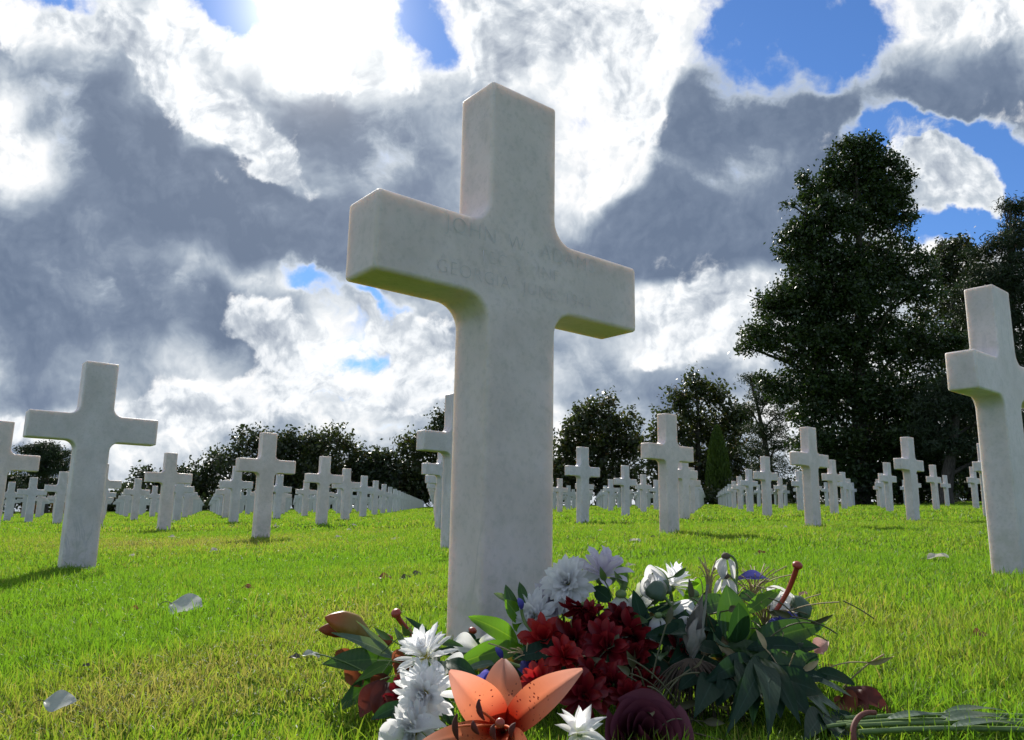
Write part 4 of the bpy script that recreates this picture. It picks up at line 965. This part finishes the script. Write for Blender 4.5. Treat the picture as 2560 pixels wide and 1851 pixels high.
def petals_thing(name, label, cat, items, mat):
    th = Thing(name, label, cat, to_ground(items[0][0]))
    for A, B, W, nrm, arch in items:
        s = Soup(); A = np.asarray(A); B = np.asarray(B); n = orth(nrm, B - A)
        blade(s, A, (A + B) / 2 + n * arch * np.linalg.norm(B - A), B, W, n, 'lily', .35, 14, 7, .16, False, rf.uniform(0, 6)); th.part('petal', s, mat)
    return th
nv = lambda a, b, c: TOC * a + UP * b + RT * c
petals_thing('iris', 'violet blue iris petals showing between the white stack and the lily', 'iris', [(p1(1480, 1240, .86), p1(1350, 1150, .84), .016, nv(.6, .6, 0), .2), (p1(1490, 1230, .86), p1(1460, 1060, .86), .014, nv(.8, .1, -.3), .1), (p1(1500, 1250, .85), p1(1400, 1230, .83), .013, nv(.7, .3, .3), .2)], VIOLET)
petals_thing('iris', 'violet iris with curling petals above the middle lily petal', 'iris', [(p1(1860, 1060, .93), p1(1680, 1080, .92), .016, nv(.6, .6, 0), .25), (p1(1850, 1050, .93), p1(1740, 1000, .92), .015, nv(.5, .8, 0), .15), (p1(1860, 1060, .93), p1(1960, 1010, .92), .013, nv(.5, .8, .3), .2)], VIOLET)
petals_thing('iris', 'bright blue iris petals at the right end under the white rose', 'iris', [(p2(1430, 590, 1.02), p2(1530, 520, 1.02), .016, nv(.8, .4, 0), .15), (p2(1420, 590, 1.02), p2(1580, 560, 1.03), .012, nv(.8, .5, 0), .1), (p2(1400, 590, 1.02), p2(1340, 555, 1.02), .010, nv(.8, .5, 0), .2)], VIOLET)
petals_thing('iris', 'dark blue rolled iris petal lying across the dry stems on the right', 'iris', [(p2(1140, 285, 1.08), p2(1345, 280, 1.08), .009, nv(.4, .9, 0), .25)], VIOLET)
petals_thing('withered_lily', 'withered orange lily curled among the leaves left of the white stack', 'lily', [(p1(900, 990, .94), p1(800, 940, .93), .015, nv(.9, .2, 0), .3), (p1(900, 1000, .94), p1(830, 1120, .92), .016, nv(.9, .2, .2), .2), (p1(480, 1010, .98), p1(400, 930, .98), .012, nv(.7, .5, 0), .1), (p1(760, 1100, .92), p1(680, 1230, .92), .014, nv(.8, .2, 0), .15), (p1(560, 1080, .95), p1(470, 1150, .94), .016, nv(.8, .3, 0), .2)], DRY)
petals_thing('withered_lily', 'dark maroon drooping lily in the shade below the left leaves', 'lily', [(p1(720, 1150, .88), p1(570, 1400, .85), .013, nv(.8, .1, -.2), .15), (p1(760, 1150, .88), p1(690, 1420, .84), .014, nv(.9, .1, 0), .12), (p1(800, 1180, .87), p1(840, 1430, .83), .012, nv(.9, .1, .3), .12)], DRYRED)
petals_thing('withered_lily', 'long maroon withered petal drooping onto the grass at the far right', 'lily petal', [(p2(1830, 985, .92), p2(2140, 1165, .88), .013, nv(.5, .8, .2), .22), (p2(1850, 1000, .91), p2(1980, 1130, .88), .012, nv(.8, .4, 0), .1)], DRYRED)
petals_thing('fallen_petal', 'crumpled orange petal under the pale slender leaves on the right', 'petal', [(p2(1800, 1060, .90), p2(1900, 1130, .88), .016, nv(.8, .5, 0), .25), (p2(1840, 1090, .9), p2(1780, 1130, .89), .012, nv(.6, .7, 0), .2)], DRY)
petals_thing('fallen_petal', 'faded pink petal sticking out right of the long leaf', 'petal', [(p2(1640, 745, 1.06), p2(1728, 680, 1.06), .011, nv(.5, .8, 0), .2), (p2(1650, 750, 1.06), p2(1700, 760, 1.05), .008, nv(.5, .8, 0), .2)], PINK)
petals_thing('fallen_petal', 'white petal fallen at the bottom edge left of the white stack', 'petal', [(p1(860, 1560, .76), p1(705, 1500, .77), .014, nv(.5, .8, 0), .2), (p1(880, 1500, .77), p1(1180, 1470, .74), .011, nv(.4, .9, 0), .15)], WHITE)
petals_thing('fallen_petal', 'white petals lying between the two bright green leaves', 'petal', [(p1(1400, 930, 1.0), p1(1200, 880, 1.0), .016, nv(.4, .9, 0), .2), (p1(1420, 880, 1.02), p1(1560, 840, 1.02), .010, nv(.4, .9, 0), .2), (p1(1330, 1080, .92), p1(1150, 1040, .9), .016, nv(.6, .8, 0), .2)], WHITE)
petals_thing('fallen_petal', 'torn white petals caught among the leaves right of the closed rose', 'petal', [(p2(760, 540, 1.0), p2(850, 420, 1.0), .016, nv(.8, .3, 0), .2), (p2(740, 590, .98), p2(860, 540, .98), .008, nv(.7, .6, 0), .1), (p2(480, 360, 1.08), p2(600, 450, 1.06), .028, nv(.6, .6, 0), .2)], WHITE)

# ---- a dried head with hanging threads, and strawy stamens
def thistle():
    c = p2(850, 790, .90); th = Thing('withered_flower', 'withered grey brown flower with hanging thread like petals in the dark centre', 'flower', to_ground(c))
    s = Soup()
    for i in range(150):
        an = rf.uniform(-1, 1); B = c + RT * an * .062 - UP * rf.uniform(.035, .13) + TOC * rf.uniform(-.02, .05)
        s.tube(stem_pts(c + RT * an * .006, c + RT * an * .05 - UP * .005 + TOC * .02, B, n=6), .00055, 4)
    th.part('threads', s, BROWN)
    s = Soup()
    for i in range(5):
        an = i * 1.25; d = np.cos(an) * RT + np.sin(an) * FW; blade(s, c, c + UP * .03 + d * .018, c + UP * (.085 - .012 * i) + d * .006 + RT * .012, .011, -d, 'lance', .5, 10, 5, .2)
    th.part('calyx', s, plain('withered_grey', (.24, .22, .19), .8))
    th.part('stem', tube(stem_pts(c, c - UP * .05 - TOC * .03, th.base), .002, 6), STEMD)
thistle()
def straw_bunch(label, c, n_, spread, h_, seed=0):
    c = np.asarray(c); th = Thing('dry_stamens', label, 'dry stalks', to_ground(c)); s = Soup(); q = np.random.default_rng(seed)
    for i in range(n_):
        a = q.normal(0, 1); b = q.normal(0, 1); B = c + RT * a * spread + UP * h_ * q.uniform(.4, 1.1) + FW * b * spread * .5
        s.tube(stem_pts(c + RT * a * .004, c + RT * a * spread * .3 + UP * h_ * .6, B + RT * q.normal(0, .01) - UP * q.uniform(0, .012), n=7), .0008, 5)
    th.part('stalks', s, TAN)
straw_bunch('curled tan stamens left of the nodding wilted flower', p2(955, 400, 1.07), 16, .012, .062, 1)
straw_bunch('tangle of dry tan stalks right of the nodding flowers', p2(1230, 400, 1.08), 26, .035, .042, 2)
straw_bunch('short tan stalks behind the long right leaf', p2(1330, 580, 1.05), 22, .04, .05, 3)
straw_bunch('curving dry stamens between the red blooms and the middle lily petal', p1(1760, 1000, .92), 12, .03, .022, 4)

# ---- leafy sprigs
BRN = green_leaf('browning_leaves', (.09, .06, .025), (.14, .11, .04), .3, .6)
def sprig(label, node, leaves, stem_end=None, name='leafy_sprig'):
    th = Thing(name, label, 'leaves', to_ground(node))
    for (A, B, W, mat, nrm, arch) in leaves:
        L = np.linalg.norm(np.asarray(B) - np.asarray(A))
        th.part('leaf', leaf2(A, B, W, nrm, arch, 'leaf' if W / L > .14 else 'lance'), mat)
    e = stem_end if stem_end is not None else th.base
    th.part('stem', tube(stem_pts(node, (np.asarray(node) + e) / 2 + UP * .008, e), .002, 7), STEM)
    return th
w1 = lambda px, D: px / 2.835 / FPX * D / 2
w2 = lambda px, D: px / 2.577 / FPX * D / 2
n1 = p1(815, 985, .96)
sprig('spray of long dark leaves fanning out at the far left of the flowers', n1,
      [(n1, p1(365, 800, .95), w1(105, .95), GREY, nv(.5, .8, .1), .1), (n1, p1(288, 1025, .93), w1(165, .94), GREEN, nv(.75, .6, 0), .08), (n1, p1(348, 1388, .90), w1(165, .92), GREEN, nv(.8, .3, -.3), -.12),
       (p1(870, 1130, .9), p1(700, 1285, .87), w1(135, .88), GREEN, nv(.8, .35, .2), .1), (n1, p1(540, 715, .97), w1(52, .97), GREY, nv(.6, .7, .3), .05), (p1(800, 1000, .95), p1(520, 1165, .92), w1(90, .93), GREEN2, nv(.6, .7, 0), .1)], p1(1150, 960, .93))
n2 = p1(1745, 885, .97)
sprig('pair of bright sunlit green leaves before the foot of the tall cross', n2,
      [(p1(1690, 868, .98), p1(1335, 688, .99), w1(150, .98), GREEN2, nv(.75, .6, .2), .14), (p1(1720, 900, .96), p1(1220, 1040, .92), w1(165, .94), GREEN2, nv(.75, .6, 0), .16), (p1(1560, 1010, .93), p1(1250, 1090, .9), w1(60, .92), GREY, nv(.5, .8, 0), .1)])
n3 = p1(1715, 800, 1.0)
sprig('upright sprig of small dark leaves in front of the tall stem', n3,
      [(p1(1705, 725, 1.0), p1(1598, 458, 1.02), w1(100, 1.0), GREEN, nv(.9, .2, -.3), .08), (p1(1735, 640, 1.0), p1(1697, 437, 1.02), w1(75, 1.0), GREEN, nv(.9, .2, .3), .08), (p1(1640, 600, 1.02), p1(1512, 520, 1.02), w1(62, 1.0), GREY, nv(.5, .8, 0), .12),
       (p1(1720, 735, 1.0), p1(1590, 560, 1.0), w1(120, 1.0), GREEN2, nv(.8, .4, .2), .1), (n3, p1(1650, 690, 1.0), w1(70, 1.0), GREEN2, nv(.9, .1, -.3), .05)])
n4 = p1(1390, 885, 1.07)
sprig('small dark curled leaf at the foot of the tall cross', n4, [(n4, p1(1312, 790, 1.08), w1(62, 1.07), DARKG, nv(.8, .3, .3), .15), (n4, p1(1440, 840, 1.06), w1(50, 1.0), DARKG, nv(.8, .5, 0), .1)])
n5 = p2(1185, 725, .97)
sprig('fan of large dark leaves in the middle of the right side', n5,
      [(p2(1150, 720, .97), p2(1072, 312, .99), w2(215, .97), GREEN, nv(.92, .15, -.1), .06), (p2(1195, 720, .98), p2(1710, 572, .97), w2(190, .96), GREEN, nv(.7, .65, .1), .12), (p2(1190, 700, .99), p2(1268, 515, 1.0), w2(125, 1.0), GREEN2, nv(.85, .4, -.2), .06),
       (p2(1190, 505, 1.03), p2(1425, 345, 1.05), w2(95, 1.04), GREEN2, nv(.7, .6, -.2), .1), (p2(1130, 690, .96), p2(1150, 430, .93), w2(170, .95), DARKG, nv(.95, .05, .2), .05)])
n6 = p2(1080, 420, 1.03)
sprig('broad green leaf reaching left under the nodding wilted flowers', n6, [(n6, p2(822, 500, 1.0), w2(150, 1.0), GREEN, nv(.75, .65, 0), .12), (p2(800, 405, 1.07), p2(958, 240, 1.08), w2(95, 1.07), GREEN2, nv(.85, .3, .3), .1), (p2(1150, 400, 1.05), p2(1290, 400, 1.06), w2(100, 1.0), GREEN, nv(.6, .8, 0), .1)])
n7 = p2(930, 680, .96)
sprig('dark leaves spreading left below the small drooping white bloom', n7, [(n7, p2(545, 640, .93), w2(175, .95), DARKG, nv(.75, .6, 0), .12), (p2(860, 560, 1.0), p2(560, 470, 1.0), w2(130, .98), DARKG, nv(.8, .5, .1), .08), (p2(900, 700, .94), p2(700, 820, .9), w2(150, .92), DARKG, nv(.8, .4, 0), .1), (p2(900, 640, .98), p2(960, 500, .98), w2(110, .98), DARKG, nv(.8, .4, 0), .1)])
n8 = p2(560, 700, .97)
sprig('dark upright leaves right of the drooping white bell', n8, [(n8, p2(470, 345, .99), w2(120, .98), DARKG, nv(.9, .1, .3), .05), (p2(420, 360, 1.05), p2(352, 150, 1.06), w2(95, 1.05), GREEN2, nv(.8, .2, .5), .08), (p2(330, 420, 1.0), p2(215, 330, 1.02), w2(105, 1.0), DARKG, nv(.9, .2, 0), .08), (n8, p2(560, 500, .98), w2(120, .97), DARKG, nv(.9, .1, 0), .05)])
n9 = p2(1150, 800, .93)
DT = [((1010, 1110), .84, 190, DARKG), ((1240, 1240), .80, 210, DARKG), ((1480, 1060), .84, 210, GREEN), ((1640, 880), .92, 170, GREEN), ((900, 960), .86, 150, DARKG), ((1340, 1320), .76, 190, DARKG), ((1560, 1240), .80, 170, DARKG), ((1060, 1300), .76, 180, DARKG), ((1430, 800), .95, 180, DARKG)]
sprig('big shaded leaves hanging over the front of the right side', n9, [(n9 + RT * .004 * k, p2(*a, D), w2(w_, D), mt, nv(.75, .6, .1 * (k % 3 - 1)), .16) for k, (a, D, w_, mt) in enumerate(DT)])
n10 = p2(1500, 940, .92)
n9b = p2(1300, 900, .90)
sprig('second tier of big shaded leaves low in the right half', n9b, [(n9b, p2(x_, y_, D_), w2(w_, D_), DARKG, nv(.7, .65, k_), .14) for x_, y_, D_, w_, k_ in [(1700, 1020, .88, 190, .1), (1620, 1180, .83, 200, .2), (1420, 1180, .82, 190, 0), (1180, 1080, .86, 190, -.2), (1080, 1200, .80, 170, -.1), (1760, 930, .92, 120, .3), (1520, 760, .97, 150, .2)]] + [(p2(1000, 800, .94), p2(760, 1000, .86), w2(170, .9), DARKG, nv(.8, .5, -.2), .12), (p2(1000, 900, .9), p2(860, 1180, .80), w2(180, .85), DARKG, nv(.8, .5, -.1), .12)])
sprig('pale slender grey green leaves sweeping down right over the cut stems', n10, [(n10, p2(1905, 1210, .84), w2(62, .88), GREY, nv(.6, .8, 0), .06), (p2(1560, 900, .93), p2(1885, 1040, .88), w2(55, .9), GREY, nv(.5, .9, 0), .1), (n10, p2(1760, 1190, .84), w2(70, .88), GREY, nv(.7, .6, 0), .08), (p2(1480, 900, .93), p2(1690, 915, .9), w2(40, .9), GREY, nv(.5, .9, 0), .08),
      (p2(1530, 830, .95), p2(1660, 760, .96), w2(80, .95), GREEN, nv(.6, .7, .2), .1), (p2(1560, 900, .93), p2(1660, 770, .93), w2(70, .93), DARKG, nv(.7, .5, .3), .06), (p2(1640, 880, .93), p2(1900, 960, .9), w2(110, .9), DARKG, nv(.6, .8, 0), .14)])
n11 = p2(1700, 1150, .86)
sprig('dark leaves lying on the grass where the cut stems begin', n11, [(n11, p2(1980, 1240, .84), w2(110, .84), DARKG, nv(.5, .85, 0), .1), (n11, p2(1800, 1330, .78), w2(150, .8), DARKG, nv(.6, .75, 0), .1), (p2(1640, 1230, .82), p2(2120, 1330, .79), w2(70, .8), GREY, nv(.5, .85, 0), .05), (n11, p2(1560, 1330, .77), w2(170, .8), DARKG, nv(.6, .75, 0), .1)])
n12 = p1(1180, 1000, .9)
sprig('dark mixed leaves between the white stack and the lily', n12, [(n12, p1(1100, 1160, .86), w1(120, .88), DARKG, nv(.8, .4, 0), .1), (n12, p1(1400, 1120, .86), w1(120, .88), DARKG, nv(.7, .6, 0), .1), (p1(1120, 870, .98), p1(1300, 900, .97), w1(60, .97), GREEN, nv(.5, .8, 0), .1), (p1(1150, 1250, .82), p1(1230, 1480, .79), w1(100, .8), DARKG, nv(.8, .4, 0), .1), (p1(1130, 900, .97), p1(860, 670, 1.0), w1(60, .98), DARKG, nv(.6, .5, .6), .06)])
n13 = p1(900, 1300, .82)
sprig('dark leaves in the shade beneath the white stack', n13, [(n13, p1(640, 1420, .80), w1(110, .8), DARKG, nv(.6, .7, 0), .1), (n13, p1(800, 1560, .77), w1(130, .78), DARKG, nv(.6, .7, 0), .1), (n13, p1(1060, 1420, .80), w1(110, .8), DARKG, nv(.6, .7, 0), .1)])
# deep filling of the heap: shaded leaves and stems between the blooms
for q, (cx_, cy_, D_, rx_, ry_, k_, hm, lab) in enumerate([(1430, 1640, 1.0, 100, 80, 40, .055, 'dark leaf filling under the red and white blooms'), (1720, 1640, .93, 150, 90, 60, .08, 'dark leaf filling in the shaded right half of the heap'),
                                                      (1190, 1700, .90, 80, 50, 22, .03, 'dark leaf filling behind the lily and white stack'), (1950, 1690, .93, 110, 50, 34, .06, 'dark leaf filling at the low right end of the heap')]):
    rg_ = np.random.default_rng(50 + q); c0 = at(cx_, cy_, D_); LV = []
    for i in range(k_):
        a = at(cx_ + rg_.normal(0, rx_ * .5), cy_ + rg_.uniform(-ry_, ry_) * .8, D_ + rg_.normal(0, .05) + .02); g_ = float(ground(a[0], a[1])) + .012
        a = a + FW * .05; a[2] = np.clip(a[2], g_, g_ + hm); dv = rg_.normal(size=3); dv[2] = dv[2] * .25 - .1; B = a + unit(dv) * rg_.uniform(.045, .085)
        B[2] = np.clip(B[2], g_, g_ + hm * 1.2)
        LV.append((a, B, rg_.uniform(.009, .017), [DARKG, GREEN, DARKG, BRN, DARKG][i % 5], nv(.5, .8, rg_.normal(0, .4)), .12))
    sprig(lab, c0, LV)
# ---- cut stems reaching right along the grass
CS_ = [((1840, 1232), (3150, 1212), .0042), ((1790, 1258), (3150, 1246), .0048), ((1850, 1292), (3150, 1282), .0044), ((1720, 1275), (2500, 1236), .0034), ((1930, 1325), (3150, 1312), .0048)]
def gp2(x, y): return on_ground(1400 + x / 2.577, 1340 + y / 2.577 + 14) + [0, 0, .012]
LABS = ['uppermost of the green cut stems lying along the grass to the right edge', 'thick pale green cut stem lying just below the uppermost one', 'green cut stem lying third down among the stems on the right', 'short green cut stem ending among the others on the right', 'lowest green cut stem at the bottom right picture edge']
for (a, b, r_), lab in zip(CS_, LABS):
    A, B = gp2(*a), gp2(*b)
    th = Thing('cut_stem', lab, 'stem', A); q = stem_pts(A, (A + B) / 2 + UP * .006, B, n=20)
    r_ *= .55
    th.part('stalk', tube(q, r_ * (1 + .08 * np.sin(np.arange(20) * 1.7)), 9), STEM)
    s = Soup(); P5 = q[9]; blade(s, P5, P5 + RT * .03 + UP * .012, P5 + RT * .07 + UP * .004, .006, UP, 'lance', .2, 9, 5, .1, True); th.part('leaf', s, GREY)

# ------------------------------------------------------------------ fallen leaves on the lawn
SILV = petal_mat('silvery_leaf', (.40, .44, .38), (.50, .53, .48), (.60, .60, .57), .3, .35)
RUST = petal_mat('rusty_leaf', (.16, .05, .03), (.22, .075, .045), (.26, .10, .05), .35, .5)
PALE = petal_mat('bleached_leaf', (.50, .46, .38), (.62, .58, .5), (.66, .62, .55), .35, .5)
GREYL = petal_mat('dark_dry_leaf', (.05, .045, .04), (.09, .075, .06), (.12, .10, .08), .2, .5)
FALL = [(462, 1535, 74, SILV, 'large silvery green curled leaf lying on the sunny grass at left', 40), (334, 1527, 24, RUST, 'small rusty leaf standing in the grass left of the silvery leaf', 30), (618, 1478, 28, RUST, 'rusty leaf with a white edge right of the silvery leaf', 16),
        (140, 1822, 62, SILV, 'pale grey leaf with a purple rim near the bottom left corner', 34), (735, 1668, 34, GREYL, 'dark shredded leaf in a bare patch left of the flowers', 14), (775, 1664, 46, SILV, 'shiny broken leaf bits beside the dark shredded leaf', 12),
        (962, 1449, 40, RUST, 'maroon leaf with grey upper side between the crosses at mid left', 22), (1014, 1453, 26, GREYL, 'dark crumpled leaf right of the maroon leaf', 16), (1042, 1440, 26, GREYL, 'dark leaf tilted up close to the tall stem', 20), (534, 1378, 22, PALE, 'bright white leaf between the left and middle crosses', 18),
        (430, 1345, 20, PALE, 'thin pale leaf lying flat near the cross right of the large left one', 5), (429, 1309, 14, PALE, 'tiny pale leaf beyond the thin flat one', 5), (690, 1317, 16, PALE, 'small white leaf right of the middle cross foot', 7), (692, 1322, 12, GREYL, 'tiny dark leaf beside the small white leaf', 6),
        (885, 1314, 13, PALE, 'tiny white leaf in the open grass left of the tall stem, farther one', 6), (872, 1326, 13, PALE, 'tiny white leaf in the open grass left of the tall stem, nearer one', 6), (845, 1346, 18, PALE, 'white leaf mid way between the middle cross and the tall stem', 8), (984, 1352, 15, PALE, 'small pale leaf close left of the tall stem', 6),
        (1905, 1385, 22, RUST, 'dark red leaf on the bright grass right of the tall stem', 18), (2346, 1402, 50, PALE, 'long bleached leaf lying left of the right edge cross', 16), (2455, 1602, 46, RUST, 'brown curled leaf on the grass near the right edge', 42), (1576, 1423, 26, PALE, 'cream leaf on the grass behind the lilac bloom', 12),
        (1588, 1358, 30, PALE, 'slim pale leaf before the middle sized right cross', 5), (1965, 1320, 12, PALE, 'tiny pale leaf left of the cross before the big tree', 6), (2455, 1336, 16, PALE, 'small white leaf beside the right edge cross', 12), (1633, 1345, 12, GREYL, 'tiny dark leaf at the foot of the middle sized right cross', 8), (330, 1395, 16, PALE, 'pale leaf between the large left cross and the bright white leaf', 8), (2010, 1500, 26, PINK, 'pinkish leaf lying right behind the flowers', 14), (212, 1690, 22, GREYL, 'dark leaf scrap in the thin turf at lower left', 12), (1500, 1330, 10, PALE, 'tiny white fleck of leaf near the cross beside the tall stem', 5)]
for (px, py, wpx, mt, lab, hpx) in FALL:
    g = on_ground(px, py + hpx * .4); D_ = float((g - CAM) @ FW); L = (1.25 if wpx > 60 else 1.0) * wpx / FPX * D_; g = g + [0, 0, .034 if wpx > 60 else .015]
    dirx = unit(np.array([RT[0], RT[1], 0]) + np.array([0, 1, 0]) * rf.uniform(-.35, .35)); A = g - dirx * L / 2; B = g + dirx * L / 2 + np.array([0, 0, rf.uniform(-.1, .25) * L * (wpx < 60)])
    th = Thing('fallen_leaf', lab, 'fallen leaf', g, 'fallen leaves scattered on the lawn')
    s = Soup(); tilt = min(1.2, hpx / max(wpx, 1)); big_ = wpx > 60; nn = unit(np.array([0, 0, 1.]) - FW * (.55 if big_ else tilt * rf.uniform(.5, 1.1)))
    n_ = orth(nn, B - A); blade(s, A, (A + B) / 2 + n_ * L * (-.05 if big_ else .16), B, L * (.46 if big_ else .32), n_, 'leaf', .06 if big_ else .45, 14, 9, .10 if big_ else .22, False, rf.uniform(0, 6))
    th.part('leaf_blade', s, mt); th.part('leaf_stalk', tube(stem_pts(A + dirx * L * .04, A - dirx * L * .2 + np.array([0, 0, .1 * L]), A - dirx * L * .35 - np.array([0, 0, .005])), L * .012, 5), STEMD)

# ---- thin stalks and wisps that knit the heap together
def stalks(label, c, n_, sx, sy, sd, mat, up=.06):
    q = np.random.default_rng(sd); th = Thing('thin_stalks', label, 'stalks', to_ground(c)); s = Soup()
    for i in range(n_):
        A = c + RT * q.normal(0, sx) + FW * q.normal(0, .03) + UP * q.normal(0, sy * .5); d = RT * q.normal(0, 1) + UP * abs(q.normal(.2, .6)) + FW * q.normal(0, .4)
        B = A + unit(d) * q.uniform(.03, .075); B[2] = max(B[2], float(ground(B[0], B[1])) + .01); A[2] = max(A[2], float(ground(A[0], A[1])) + .008)
        s.tube(stem_pts(A, (A + B) / 2 + UP * q.uniform(0, .02), B, n=7), q.uniform(.0005, .0011), 5)
        if q.uniform() < .5:
            dv = unit(B - A); nn_ = orth(TOC + UP * q.normal(0, .6), dv); blade(s, B, B + dv * .012 + nn_ * .004, B + dv * q.uniform(.018, .034), .0042, nn_, 'lance', .3, 7, 5, .15)
    th.part('stalks', s, mat)
stalks('wispy green stalks standing among the white blooms and the red cluster', p2(330, 560, 1.02), 20, .04, .025, 81, STEM)
stalks('wispy dull stalks in the right half of the heap', p2(1130, 640, 1.0), 30, .06, .03, 82, STEMD)
stalks('wispy green stalks between the left leaves and the white stack', p1(960, 1120, .93), 18, .03, .02, 83, STEM)
stalks('dry wisps lying low under the right end of the flowers', p2(1480, 1000, .92), 26, .045, .02, 84, TAN)
stalks('dark wisps around the wine rose', p2(600, 1080, .84), 20, .035, .02, 85, STEMD)
